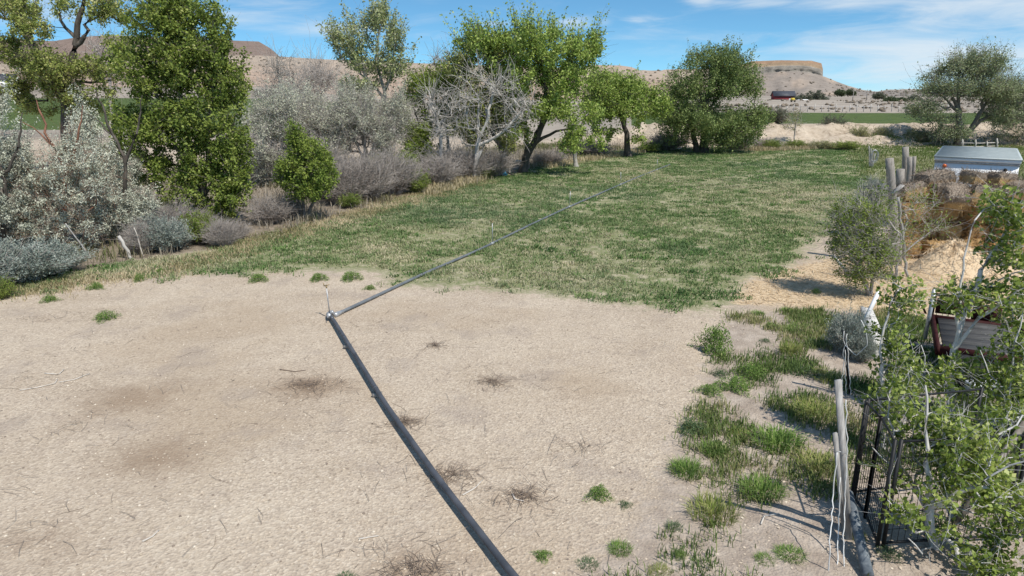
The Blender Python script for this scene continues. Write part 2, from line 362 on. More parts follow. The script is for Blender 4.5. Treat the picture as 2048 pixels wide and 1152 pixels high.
# ------------------------------------------------------------------ hills and mesas
def tanel(v):
    b = -(np.asarray(v, float)-576)/F; return (-sp+b*cp)/(cp+b*sp)
US = np.arange(-700, 2900, 4.0)
XQ = (US-1024)/F/1.047
I = lambda pts: np.interp(US, [p[0] for p in pts], [p[1] for p in pts])
wob = (fbm(US*.02, US*0, 4, 31)-.5)
v1 = I([(-700, 120), (0, 128), (235, 126), (450, 112), (562, 113), (640, 118), (800, 125), (1000, 132), (1190, 137), (1310, 141), (1420, 142), (1490, 150), (1530, 148), (1560, 145), (1595, 144), (1625, 149), (1650, 154), (1675, 163),
       (1700, 172), (1735, 181), (1760, 184), (1785, 180), (1850, 178), (1950, 174), (2048, 171), (2900, 172)])+wob*5*sst(1180, 1320, US)
v2 = I([(-700, 60), (0, 80), (120, 82), (170, 74), (235, 70), (450, 80), (524, 83), (545, 96), (566, 116), (580, 140), (1150, 150), (1168, 131), (1190, 130), (1240, 131), (1262, 134), (1282, 142), (1300, 146), (1330, 139), (1400, 138), (1480, 130), (1500, 123), (1560, 121),
       (1620, 122), (1636, 126), (1643, 128), (1646, 158), (1660, 240), (2900, 240)])
butte = sst(1400, 1480, US)*(1-sst(1648, 1660, US))
bg0 = sst(1340, 1470, US)*(1-sst(1720, 1860, US)); R1 = 640+bg0*60; h1 = CH+R1*tanel(v1)
Rt = 800-bg0*62; h2 = CH+Rt*tanel(v2); h2 = np.maximum(h2, h1-12)
rows = []; lay = []
foot = 330+0*US; hf = H(XQ*330, 330+0*US)-1.5
S1 = np.concatenate([np.linspace(0, 1, 34)])
gul = lambda s: (1-np.abs(2*fbm(US*.022+s*.7, s*1.5+0*US, 3, 41)-1))
for s in S1:
    r = foot+(R1-foot)*s
    prof = (.28*s+.72*s**2.1)*(1-bg0)+bg0*(.18*s+.82*s**2.6)
    rt = sst(1700, 1760, US); prof = prof*(1-rt)+rt*(s**1.5)
    z = hf+(h1-hf)*prof
    z = z-(h1-hf)*(.10+.13*bg0+.06*rt)*gul(s)*math.sin(PI*s)**.8*1.3
    z = z+(fbm(US*.06, 0*US+s*9, 3, 77)-.5)*3*math.sin(PI*s)
    rows.append((r, z)); lay.append(np.full(len(US), s))
NC = 14
jit = (fbm(US*.07, 0*US, 4, 51)-.5)
for k in range(1, NC+1):
    s = k/NC
    rc = R1+(Rt-R1)*(np.where(butte > .5, .30+.5*s**2.5, s))+jit*14*butte*(1-s)+(fbm(US*.15, 0*US+s*6, 3, 52)-.5)*5*butte
    zz = h1+(h2-h1)*np.where(butte > .5, np.minimum(1, s*1.0), s)
    rows.append((rc, zz)); lay.append(np.full(len(US), 1+s))
for k in (40, 120, 260, 500):
    rows.append((Rt+k, h2-np.where(butte > .5, k*.02, k*.012)-(k > 300)*25)); lay.append(np.full(len(US), 2.2))
Vh = np.stack([np.stack([XQ*r, r, z], -1) for r, z in rows]); L = np.stack(lay)
n = len(US); m = len(rows); ii = np.arange(n*m).reshape(m, n)
quads = np.stack([ii[:-1, :-1], ii[:-1, 1:], ii[1:, 1:], ii[1:, :-1]], -1).reshape(-1, 4)
UU = np.broadcast_to(US, L.shape)
nz = fbm(UU*.03, L*6, 4, 61); nz2 = fbm(UU*.012, L*2, 3, 62)
def mixc(a, b, t): return np.asarray(a)*(1-t[..., None])+np.asarray(b)*t[..., None]
col = mixc((.33, .245, .185), (.42, .32, .25), nz)
col = mixc(col, np.broadcast_to((.36, .30, .24), col.shape), sst(.62, .98, L)*(L <= 1.0)*.8*(1-np.broadcast_to(butte, L.shape)))
B_ = np.broadcast_to(butte, L.shape)
tal = mixc((.21, .182, .16), (.31, .265, .225), nz2); tal = mixc(tal, np.broadcast_to((.47, .36, .27), tal.shape), sst(.5, .8, nz)*.6)
col = mixc(col, tal, sst(.2, .55, L)*np.broadcast_to(sst(1380, 1460, US), L.shape))
R_ = np.broadcast_to(sst(1690, 1740, US), L.shape)
rgt = mixc((.20, .18, .162), (.30, .265, .232), nz2); rgt = mixc(rgt, np.broadcast_to((.45, .38, .31), rgt.shape), sst(.93, 1, L)*.7)
col = mixc(col, rgt, R_)
s_ = np.clip(L-1, 0, 1.2)
cap = mixc((.18, .135, .112), (.25, .19, .158), nz)
cap = mixc(cap, np.broadcast_to((.40, .31, .24), cap.shape), np.broadcast_to(sst(1100, 1160, US), L.shape))
col = mixc(col, cap, (L > 1.02)*(1-B_))
band = fbm(UU*.01, s_*14, 3, 71)
cl = mixc((.15, .138, .12), (.31, .28, .24), band); 
cl = mixc(cl, mixc((.20, .145, .095), (.36, .27, .185), band), sst(.50, .56, s_))
cl = mixc(cl, mixc((.24, .15, .10), (.34, .23, .15), band), sst(.76, .82, s_))
cl = mixc(cl, np.broadcast_to((.28, .205, .15), cl.shape), sst(.93, 1, s_))
col = mixc(col, cl, (L > 1.02)*B_)
t = NT('hill_rock'); at = t.attr('Col').outputs['Color']; P = t.pos()
n1 = t.noise(P, .09, 6, .65); n2 = t.noise(P, .5, 4, .7)
c_ = t.mix(.75, at, t.ramp(t.math('ADD', t.math('MULTIPLY', n1, .5), t.math('MULTIPLY', n2, .5)), [(.35, (.32, .32, .32)), (.65, (.68, .68, .68))]), 'OVERLAY')
M['hill'] = t.done(t.bsdf(c_, .95, 0, n2, .5, .8, .05))
hm = mesh('hills', Vh, [quads], M['hill'], True); setcol(hm, col.reshape(-1, 3)); struct(link('hills', hm))
# desert scrub dotted over the slopes (beyond counting)
rg = RS(8); K = 5200
ri = rg.integers(2, 33, K); ci = rg.integers(0, n-1, K); fr = rg.random(K)[:, None]
pc = Vh[ri, ci]*(1-fr)+Vh[np.minimum(ri+1, 33), ci+1]*fr
keep = (rg.random(K) < np.where(butte[ci] > .5, .25, 1)); pc = pc[keep]; K = len(pc)
sz = rg.uniform(.5, 1.3, K)*(pc[:, 1]/520)
px_ = np.c_[rg.uniform(20, 330, 2600), rg.uniform(106, 335, 2600)]; px_ = px_[(px_[:, 0] < px_[:, 1]*.95) & (px_[:, 0] > px_[:, 1]*.2) & (fbm(px_[:, 0]*.03, px_[:, 1]*.03, 3, 9) > .5)]; pc = np.vstack([pc, np.c_[px_, H(px_[:, 0], px_[:, 1])]]); sz = np.r_[sz, rg.uniform(.25, .8, len(px_))]; K = len(pc)
oc = np.array([(1, 0, .25), (0, 1, .2), (-1, 0, .25), (0, -1, .2), (0, 0, .9), (.0, .0, -.4)])
V = pc[:, None]+oc[None]*sz[:, None, None]*rg.uniform(.7, 1.2, (K, 6, 1))
F8 = np.array([(0, 1, 4), (1, 2, 4), (2, 3, 4), (3, 0, 4), (1, 0, 5), (2, 1, 5), (3, 2, 5), (0, 3, 5)])
o = obj('desert_scrub', V, [(F8[None]+(np.arange(K)*6)[:, None, None]).reshape(-1, 3)], noisemat('desert_scrub', (.13, .105, .075), (.23, .185, .14), .05))
tag(o, None, None, kind='stuff')
# ------------------------------------------------------------------ plants
def frames(d):
    d = d/(np.linalg.norm(d, axis=1)[:, None]+1e-9)
    ref = np.where(np.abs(d[:, 2:3]) < .85, np.array([[0., 0, 1]]), np.array([[1., 0, 0]]))
    a = np.cross(d, ref); a /= np.linalg.norm(a, axis=1)[:, None]+1e-9
    return a, np.cross(d, a)
def rings(c, a, b, r, n):
    th = np.arange(n)*2*PI/n
    return c[:, None]+r[:, None, None]*(np.cos(th)[None, :, None]*a[:, None]+np.sin(th)[None, :, None]*b[:, None])
def tubes(A, B, ra, rb, n=3, fa=None, fb=None):
    d = B-A
    if fa is None: fa = frames(d)
    if fb is None: fb = frames(d)
    k = len(A); V = np.concatenate([rings(A, *fa, ra, n), rings(B, *fb, rb, n)], 1).reshape(-1, 3)
    base = (np.arange(k)*2*n)[:, None, None]; j = np.arange(n)
    Fq = np.stack([j, (j+1) % n, (j+1) % n+n, j+n], -1)[None]+base
    return V, Fq.reshape(-1, 4)
def leaves(c, L, W, rng, up=.5, axis=None, ax_w=0.):
    k = len(c); a = rng.normal(size=(k, 3))
    if axis is not None: a = a*(1-ax_w)+axis*ax_w*1.7
    a /= np.linalg.norm(a, axis=1)[:, None]+1e-9
    nn = rng.normal(size=(k, 3)); nn /= np.linalg.norm(nn, axis=1)[:, None]; nn[:, 2] = nn[:, 2]+up
    b = np.cross(nn, a); b /= np.linalg.norm(b, axis=1)[:, None]+1e-9
    s = rng.uniform(.6, 1.25, k)[:, None]; l = L*s; w = W*s*.5
    up_ = np.cross(a, b)*w*.35
    V = np.stack([c, c+a*l*.45+b*w+up_, c+a*l, c+a*l*.45-b*w+up_], 1).reshape(-1, 3)
    return V, np.arange(k*4).reshape(-1, 4)
def grow(trunks, pts, rng, step, rtip, crook=.12, up=.15, pen=.7, pw=.45):
    P = np.zeros((40000, 3)); par = np.full(40000, -1); r0 = np.zeros(40000); cnt = 0
    for tr in trunks:
        q = np.array(tr['p'], float); L = np.r_[0, np.cumsum(np.linalg.norm(np.diff(q, axis=0), axis=1))]
        k = max(2, int(L[-1]/step)+1); s = np.linspace(0, L[-1], k)
        pp = np.stack([np.interp(s, L, q[:, i]) for i in range(3)], 1)
        pp[1:-1] += rng.normal(0, step*crook*.6, pp[1:-1].shape)
        rr = np.interp(s, [0, L[-1]], [tr['r0'], tr['r1']])
        if tr['r0'] > .1: rr[0] *= 1.35
        pr = -1
        if cnt and not tr.get('root'): pr = int(np.argmin(np.linalg.norm(P[:cnt]-pp[0], axis=1))); pp = pp[1:]; rr = rr[1:]
        for a, b in zip(pp, rr): P[cnt] = a; par[cnt] = pr; r0[cnt] = b; pr = cnt; cnt += 1
    T0 = P[:cnt].copy()
    dmin = np.array([np.min(np.linalg.norm(T0-p, axis=1)) for p in pts]); tips = []
    for p in pts[np.argsort(dmin)]:
        d = P[:cnt]-p; dist = np.linalg.norm(d, axis=1)
        j = int(np.argmin(dist+pen*np.maximum(0, d[:, 2]+.15*dist)))
        k = max(1, int(dist[j]/step)); a = P[j].copy()
        mid = (a+p)/2+np.array((0, 0, up*dist[j]))+rng.normal(0, crook*dist[j], 3); pr = j
        for q in range(1, k+1):
            s = q/k; P[cnt] = a*(1-s)**2+mid*2*s*(1-s)+p*s*s; par[cnt] = pr; pr = cnt; cnt += 1
        tips.append(pr)
    P = P[:cnt]; par = par[:cnt]; w = np.zeros(cnt); w[tips] = 1
    for i in range(cnt-1, 0, -1):
        if par[i] >= 0: w[par[i]] += w[i]
    r = np.maximum(r0[:cnt], rtip*np.maximum(w, .6)**pw)
    return P, par, r, np.array(tips), w
def skel_mesh(P, par, r, w, n=5):
    k = len(P); ed = np.where(par >= 0)[0]; pj = par[ed]
    d = np.zeros((k, 3)); d[ed] = P[ed]-P[pj]
    mainc = np.full(k, -1)
    for i in ed[np.argsort(w[ed])]: mainc[par[i]] = i
    has = mainc >= 0; dd = d.copy(); nrm = lambda q: q/(np.linalg.norm(q, axis=1)[:, None]+1e-9)
    dd = nrm(d); dd[has] = nrm(dd[has]+nrm(d[mainc[has]]))
    fr = frames(dd); de = d[ed]; ism = (mainc[pj] == ed)
    fe = frames(de)
    fa = [np.where(ism[:, None], fr[q][pj], fe[q]) for q in (0, 1)]; fb = [fr[q][ed] for q in (0, 1)]
    ra = np.where(ism, np.minimum(r[pj], r[ed]*1.8), np.minimum(r[pj], r[ed]*1.35))
    thick = r[ed] > .02
    out = []
    for sel, nn in ((thick, n), (~thick, 3)):
        if sel.any():
            out.append(tubes(P[pj][sel], P[ed][sel], ra[sel], r[ed][sel], nn, [f[sel] for f in fa], [f[sel] for f in fb]))
    return join(out)
def join(parts):
    V = []; Fq = []; o = 0
    for v, f in parts: V.append(v); Fq.append(f+o); o += len(v)
    return np.concatenate(V), np.concatenate(Fq)
def blobs(bl, N, rng, Y, shell=.45, void=0., vs=.9):
    out = []; N = int(N*(1+1.2*void)); vol = np.array([(b[2]*b[3])**1.2*(b[6] if len(b) > 6 else 1) for b in bl]); vol = vol/vol.sum()
    for b, f in zip(bl, vol):
        u, v, ru, rv, dy, rd = b[:6]; k = max(1, int(N*f))
        c = D(u, v, Y+dy); sx = (D(u+ru, v, Y+dy)-c)[0]; sz = (D(u, v-rv, Y+dy)-c)[2]
        q = rng.normal(size=(k, 3)); q /= np.linalg.norm(q, axis=1)[:, None]
        q *= (rng.random(k)**shell)[:, None]
        out.append(c+q*np.array((sx, rd, sz)))
    p = np.concatenate(out)
    if void:
        nz_ = fbm(p[:, 0]*vs+p[:, 1]*.25*vs+91, p[:, 2]*vs+p[:, 1]*.2*vs+37, 3, 17); p = p[nz_ > np.quantile(nz_, 1-1/(1+1.2*void))]
    return p
def tree(name, label, cat, base, trunks, bl, tips=400, lpt=30, leaf=(.08, .05), spread=.35, bark='bark', lm='leaf_cotton', seed=1, step=.35, rtip=.008,
         twigs=0, twl=.4, up=.5, droop=0., group=None, gup=.15, crook=.12, pen=.7, parts=('trunk', 'crown'), void=.22, vs=2.2, shoots=0, shl=.8, shk=16):
    rng = RS(seed); bp = Gz(*base) if len(base) == 2 else np.array(base, float); Y = bp[1]
    trs = []
    for i, tr in enumerate(trunks):
        pts = [D(q[0], q[1], Y+(q[2] if len(q) > 2 else 0)) for q in tr['p']]
        if i == 0 and tr.get('fix', True): pts[0] = bp-np.array((0, 0, .05))
        trs.append(dict(tr, p=pts))
    pts = blobs(bl, tips, rng, Y, .45, void, vs); gz = H(pts[:, 0], pts[:, 1]); pts[:, 2] = np.maximum(pts[:, 2], gz+.12)
    P, par, r, tp, w = grow(trs, pts, rng, step, rtip, crook, gup, pen)
    parts_m = [skel_mesh(P, par, r, w)]
    if twigs:
        d = P[tp]-P[par[tp]]; d /= np.linalg.norm(d, axis=1)[:, None]+1e-9
        A = np.repeat(P[tp], twigs, 0); dd = np.repeat(d, twigs, 0)+rng.normal(0, .6, (len(A), 3)); dd[:, 2] += .15-droop
        A = A-np.repeat(d, twigs, 0)*rng.random((len(A), 1))*twl*.7
        B = A+dd*twl*rng.uniform(.4, 1., (len(A), 1)); Cc = B+dd*.4*twl+rng.normal(0, twl*.22, B.shape)
        rr = np.full(len(A), rtip*.75)
        parts_m += [tubes(A, B, rr, rr*.8, 3), tubes(B, Cc, rr*.8, rr*.5, 3)]
    SHc = None
    if shoots:
        ctr = P[tp].mean(0); sc_ = P[tp].std(0)+1e-6; q = (P[tp]-ctr)/sc_; wgt = np.clip(q[:, 2]*.9+np.linalg.norm(q, axis=1)*.5, .02, None)**2
        k = rng.choice(len(tp), shoots, p=wgt/wgt.sum()); A = P[tp][k]; od = q[k]*(1, 1, 0)*.22+rng.normal(0, .16, (shoots, 3)); od[:, 2] = 1
        Ls = (shl*rng.uniform(.5, 1.2, shoots))[:, None]; B = A+od*Ls*.5; Cc = B+(od+rng.normal(0, .12, od.shape))*Ls*.5; rr = np.full(shoots, rtip)
        parts_m += [tubes(A, B, rr, rr*.7, 3), tubes(B, Cc, rr*.7, rr*.4, 3)]
        f_ = rng.random((shoots, shk, 1)); SHc = ((A[:, None]*(1-f_)+Cc[:, None]*f_)+rng.normal(0, 1, (shoots, shk, 3))*(.05+.07*(1-f_))*(leaf[0]/.1)).reshape(-1, 3)
    V, Fq = join(parts_m)
    e = thing(name, label, cat, bp, group=group)
    obj(parts[0], V-bp, [Fq], M[bark], e, smooth=True)
    if lpt:
        c = np.repeat(P[tp], lpt, 0); dist = rng.normal(0, 1, (len(c), 3)); dist /= np.linalg.norm(dist, axis=1)[:, None]
        c = c+dist*(rng.random(len(c))**.6*spread)[:, None]*np.repeat(rng.uniform(.6, 1.3, len(tp)), lpt)[:, None]
        if droop: c[:, 2] -= rng.random(len(c))**1.5*droop
        if SHc is not None: c = np.concatenate([c, SHc])
        gz = H(c[:, 0], c[:, 1])+.05; c[:, 2] = np.maximum(c[:, 2], gz)
        V, Fq = leaves(c, leaf[0], leaf[1], rng, up)
        obj(parts[1], V-bp, [Fq], M[lm], e)
    return e
def bush(R, Hh, nst, nsub, rng, rad=.006, lean=.8, nseg=4, leafn=0, leaf=(.05, .02), leafax=0., lup=.4, wig=.1):
    """stems from one base, each with side twigs; returns branch mesh and leaf mesh"""
    az = rng.random(nst)*2*PI; rr = np.sqrt(rng.random(nst)); rim = rr*R
    tip = np.stack([np.cos(az)*rim, np.sin(az)*rim, Hh*np.sqrt(np.maximum(0.06, 1-rr**2*lean))*rng.uniform(.75, 1.08, nst)], 1)
    b0 = np.stack([np.cos(az), np.sin(az), 0*az], 1)*(rng.random(nst)*R*.3)[:, None]
    ctl = b0*.6+tip*.4; ctl[:, 2] = tip[:, 2]*.55
    pts = []
    for k in range(nseg+1):
        s = k/nseg; q = b0*(1-s)**2+ctl*2*s*(1-s)+tip*s*s
        if 0 < k: q = q+rng.normal(0, wig*R*.35*s, q.shape)
        pts.append(q)
    out = []
    for k in range(nseg): out.append(tubes(pts[k], pts[k+1], np.full(nst, rad*(1.5-1.1*k/nseg)), np.full(nst, rad*(1.5-1.1*(k+1)/nseg)), 3))
    tipsP = [pts[-1]]; tipsD = [pts[-1]-pts[-2]]
    for q in range(nsub):
        k = rng.integers(1, nseg, nst); s = rng.random(nst)[:, None]; arr = np.stack(pts)
        A = arr[k, np.arange(nst)]*(1-s)+arr[k+1, np.arange(nst)]*s
        d = arr[k+1, np.arange(nst)]-arr[k, np.arange(nst)]; L = rng.uniform(.25, .55, nst)[:, None]*Hh*.6
        d = d/(np.linalg.norm(d, axis=1)[:, None]+1e-9)+rng.normal(0, .5, d.shape); d[:, 2] = np.abs(d[:, 2])*.8+.05
        B = A+d*L*.55; E = B+d*L*.45+rng.normal(0, .12, B.shape)*L
        out += [tubes(A, B, np.full(nst, rad*.7), np.full(nst, rad*.5), 3), tubes(B, E, np.full(nst, rad*.5), np.full(nst, rad*.3), 3)]
        tipsP.append(E); tipsD.append(E-B); tipsP.append(B); tipsD.append(B-A)
    br = join(out); lf = None
    if leafn:
        tp = np.concatenate(tipsP); td = np.concatenate(tipsD); c = np.repeat(tp, leafn, 0); dd = np.repeat(td, leafn, 0)
        c = c-dd*rng.random((len(c), 1))*1.1+rng.normal(0, R*.035+.01, c.shape); c[:, 2] = np.maximum(c[:, 2], .02)
        dn = dd/(np.linalg.norm(dd, axis=1)[:, None]+1e-9)
        lf = leaves(c, leaf[0], leaf[1], rng, lup, dn, leafax)
    return br, lf
def blades(n, R, Hh, W, rng, lean=.5, clump=.35):
    """a tuft: bent blades of two quads"""
    az = rng.random(n)*2*PI; b = np.stack([np.cos(az), np.sin(az)], 1)*(rng.random(n)**.7*R*clump)[:, None]
    L = Hh*rng.uniform(.5, 1.1, n); az2 = az+rng.normal(0, .7, n); out = np.stack([np.cos(az2), np.sin(az2)], 1)
    sp_ = rng.uniform(.1, 1, n)*lean
    p0 = np.c_[b, np.zeros(n)]; p1 = np.c_[b+out*(L*sp_*.35)[:, None], L*.6]; p2 = np.c_[b+out*(L*sp_)[:, None], L*(1-.35*sp_)]
    sd = np.c_[-out[:, 1], out[:, 0], np.zeros(n)]*W/2
    V = np.stack([p0-sd, p0+sd, p1+sd*.8, p1-sd*.8, p2+sd*.15, p2-sd*.15], 1).reshape(-1, 3)
    F = (np.array([(0, 1, 2, 3), (3, 2, 4, 5)])[None]+(np.arange(n)*6)[:, None, None]).reshape(-1, 4)
    return V, F
# ------------------------------------------------------------------ trees
TR = lambda p, r0, r1, **k: dict(p=p, r0=r0, r1=r1, **k)
# old cottonwood at the left edge
tree('cottonwood_tree', 'old cottonwood with thick crooked dark limbs and thin pale leaves at the left edge', 'tree', (138, 345),
     [TR([(138, 345), (135, 220), (128, 175)], .42, .34), TR([(130, 200), (95, 150), (55, 70), (45, 25), (52, -30)], .3, .12), TR([(130, 190), (150, 95), (152, 60), (165, 10), (170, -30)], .26, .1),
      TR([(150, 95), (178, 65), (166, 48), (205, 30)], .15, .05), TR([(60, 78), (30, 40), (-20, 30)], .14, .05), TR([(152, 80), (125, 50), (118, 10)], .12, .05), TR([(110, 170), (160, 165), (225, 160)], .1, .04)],
     [(20, 20, 60, 35, 0, 1.6), (60, 60, 40, 30, -1, 1.2), (20, 100, 40, 40, 0, 1.5), (110, 130, 70, 35, -1, 1.6), (60, 180, 55, 25, 0, 1.5), (190, 140, 60, 25, -.5, 1.4), (210, 20, 50, 30, 0, 1.5), (120, 15, 35, 25, 0, 1.4), (160, 185, 70, 22, -.5, 1.2), (-20, 160, 30, 60, 0, 1.3), (240, 90, 30, 30, 0, 1), (95, 165, 60, 38, 0, 1.4), (165, 215, 45, 26, .2, 1), (45, 150, 45, 40, .3, 1.2), (70, 215, 40, 22, .2, 1)],
     tips=820, lpt=40, leaf=(.125, .095), spread=.36, bark='bark_dark', lm='leaf_left', seed=11, void=0.40, vs=1.92, shoots=140, shl=.7, step=.4, rtip=.009, twigs=2, twl=.6)
# the big dense tree
tree('dense_tree', 'tall dense dark green tree standing behind the silver shrubs left of the grass', 'tree', (400, 446),
     [TR([(400, 446), (388, 330), (370, 250), (350, 140), (330, 40), (325, -40)], .16, .03), TR([(398, 430), (415, 330), (420, 230), (428, 120), (430, 30)], .11, .03), TR([(390, 350), (330, 260), (300, 140)], .08, .03), TR([(400, 400), (455, 330), (470, 230)], .08, .03)],
     [(330, 30, 75, 75, 0, 1.2), (300, 130, 70, 80, 0, 1.4), (390, 110, 80, 100, 0, 1.4), (455, 170, 40, 110, .3, 1.2), (300, 260, 78, 90, -.2, 1.4), (400, 260, 90, 110, 0, 1.5), (455, 290, 44, 90, .2, 1.2), (270, 300, 50, 50, -.4, 1.1), (400, 370, 85, 55, -.3, 1.4), (450, 395, 45, 40, -.4, 1), (320, 345, 60, 45, -.4, 1.1), (425, 55, 35, 60, 0, .9), (345, -20, 55, 30, 0, 1), (470, 350, 30, 70, 0, .9), (440, 420, 40, 28, -.3, .8), (360, 410, 45, 25, -.2, .8)],
     tips=1200, lpt=58, leaf=(.10, .07), spread=.27, bark='bark', lm='leaf_dense', seed=12, void=0.28, vs=2.64, shoots=260, shl=.6, step=.3, rtip=.006, twigs=1, twl=.35)
# silver Russian-olive type shrubs in the left corner
for i, (lab, bu, bl, rd, sd) in enumerate([
    ('pale silver leaved shrub with bare rusty red limbs in the left brush', (125, 500), [(130, 430, 90, 75, 0, 1.2), (90, 365, 70, 55, .3, 1.2), (165, 370, 60, 60, 0, 1.2), (150, 300, 26, 35, .3, .6)], 1, 21),
    ('pale silver leaved shrub with upright shoots cut by the left frame edge', (5, 515), [(-10, 430, 70, 80, 0, 1.3), (15, 320, 28, 60, .5, .8), (-30, 350, 50, 70, 0, 1), (20, 250, 12, 40, .5, .4)], 0, 22),
    ('pale silver leaved shrub tucked under the left side of the tall dense tree', (245, 480), [(240, 420, 75, 60, .2, 1.2), (225, 345, 45, 55, .8, 1.1), (182, 265, 16, 45, .8, .5), (290, 435, 40, 40, 0, .8)], 0, 23)]):
    trs = [TR([bu, (bu[0]+5, bu[1]-110), (bu[0]+4, bu[1]-165), (bu[0]-28, bu[1]-225), (bu[0]-52, bu[1]-300)], .09, .02), TR([(bu[0]+4, bu[1]-160), (bu[0]+30, bu[1]-215), (bu[0]+40, bu[1]-290)], .05, .015), TR([(bu[0]-20, bu[1]-205), (bu[0]-50, bu[1]-240), (bu[0]-90, bu[1]-262)], .03, .01)]
    tree('silver_shrub', lab, 'shrub', bu, trs, bl, tips=430, lpt=66, leaf=(.07, .027), spread=.16, bark='bark_red' if rd else 'bark_dark', lm='leaf_silver', seed=sd, step=.22, void=0.35, vs=2.88, shoots=150, shl=.75, shk=34, rtip=.0045, twigs=3, twl=.35, group='silver shrubs in the left corner', up=.7)
# round green bush in front of the thicket
tree('green_bush', 'rounded bright green bush standing by itself in the grey thicket right of the dense tree', 'bush', (610, 440),
     [TR([(610, 440), (605, 380), (600, 300)], .06, .02), TR([(612, 438), (640, 370), (650, 310)], .05, .02), TR([(608, 438), (585, 370), (575, 320)], .05, .02)],
     [(610, 330, 55, 50, 0, .8), (645, 345, 28, 40, 0, .7), (585, 350, 32, 40, 0, .7), (600, 285, 28, 25, 0, .5), (615, 375, 50, 28, -.1, .8), (592, 268, 9, 12, 0, .2)],
     tips=620, lpt=40, leaf=(.09, .05), spread=.2, bark='bark', lm='leaf_bush', seed=31, void=0.25, vs=3.84, shoots=110, shl=.4, step=.22, rtip=.005, twigs=1, twl=.25, group='green bushes along the thicket')
tree('green_bush', 'small bright green bush with narrow top beside the bleached dead trees', 'bush', (815, 365),
     [TR([(815, 365), (815, 330), (818, 300)], .05, .02)], [(815, 325, 24, 28, 0, .6), (820, 300, 12, 14, 0, .3), (750, 325, 12, 8, 0, .3), (775, 330, 10, 8, 0, .3)],
     tips=130, lpt=26, leaf=(.1, .06), spread=.24, bark='bark', lm='leaf_bush', seed=32, step=.25, rtip=.006, group='green bushes along the thicket')
# grey-green olives behind the thicket
for i, (lab, bu, bl, lm, sd) in enumerate([
    ('grey green olive tree just right of the tall dense tree', (545, 372), [(530, 280, 48, 60, 0, 1.8), (560, 240, 45, 45, .5, 1.6), (510, 330, 40, 50, 0, 1.4)], 'leaf_grey', 41),
    ('grey green olive tree behind the rounded green bush', (640, 360), [(630, 250, 60, 48, .5, 2), (600, 210, 40, 25, 1, 1.3), (660, 280, 40, 55, 0, 1.6)], 'leaf_grey', 42),
    ('grey green olive tree with dark inner stems under the tall pale poplar', (735, 356), [(720, 240, 55, 50, 0, 2), (700, 205, 45, 30, .5, 1.5), (760, 270, 45, 45, 0, 1.7), (790, 230, 30, 40, .5, 1.4)], 'leaf_grey', 43)]):
    tree('olive_tree', lab, 'tree', bu, [TR([bu, (bu[0]-8, bu[1]-60), (bu[0]+6, bu[1]-130)], .1, .03), TR([(bu[0]-3, bu[1]-30), (bu[0]+30, bu[1]-110)], .07, .02), TR([(bu[0]-3, bu[1]-25), (bu[0]-35, bu[1]-100)], .07, .02)], bl,
         tips=560, lpt=30, leaf=(.11, .045), spread=.32, bark='twig_grey', lm=lm, seed=sd, step=.35, void=0.30, vs=1.68, shoots=170, shl=1.0, shk=22, rtip=.007, twigs=5, twl=.6, group='grey green olives behind the thicket', up=.6)
# tall pale poplar
tree('poplar_tree', 'tall sparse pale poplar with many fine upright twigs against the sky', 'tree', (770, 345),
     [TR([(770, 345), (772, 230), (768, 175), (752, 130), (757, 70), (765, 30)], .17, .03), TR([(770, 180), (785, 140), (790, 90), (800, 60)], .1, .025), TR([(769, 200), (730, 150), (705, 95)], .09, .02), TR([(735, 160), (690, 120), (668, 90)], .05, .015), TR([(770, 210), (700, 190), (690, 150)], .06, .02)],
     [(705, 90, 30, 48, 0, 1.2), (668, 95, 20, 36, 0, .8), (760, 70, 38, 45, 0, 1.6), (800, 85, 25, 45, 0, 1.3), (740, 130, 60, 45, 0, 2), (720, 170, 40, 30, -.5, 1.5), (790, 130, 35, 40, 0, 1.6), (765, 40, 15, 18, 0, .7)],
     tips=420, lpt=24, leaf=(.13, .09), spread=.34, bark='bark_pale', lm='leaf_pale', seed=51, void=0.45, vs=1.44, shoots=260, shl=1.0, step=.4, rtip=.008, twigs=1, twl=.6, gup=.3)
# olive-green tree behind the white dead tree
tree('olive_green_tree', 'bushy yellowish green tree behind the bleached dead tree right of the poplar', 'tree', (855, 338),
     [TR([(855, 338), (852, 260), (845, 190)], .14, .04), TR([(853, 290), (830, 230), (820, 180)], .08, .03), TR([(853, 270), (885, 210), (890, 160)], .08, .03)],
     [(820, 215, 35, 40, 0, 1.5), (850, 180, 40, 40, 0, 1.6), (840, 260, 45, 45, -.3, 1.7), (885, 160, 30, 35, .5, 1.3), (905, 220, 35, 50, .6, 1.5), (930, 150, 40, 30, 1, 1.5), (860, 310, 40, 30, 0, 1.3)],
     tips=560, lpt=42, leaf=(.12, .085), spread=.42, bark='bark', lm='leaf_bush', seed=52, void=0.30, vs=1.68, shoots=120, shl=.8, step=.4, rtip=.008, twigs=1, twl=.5)
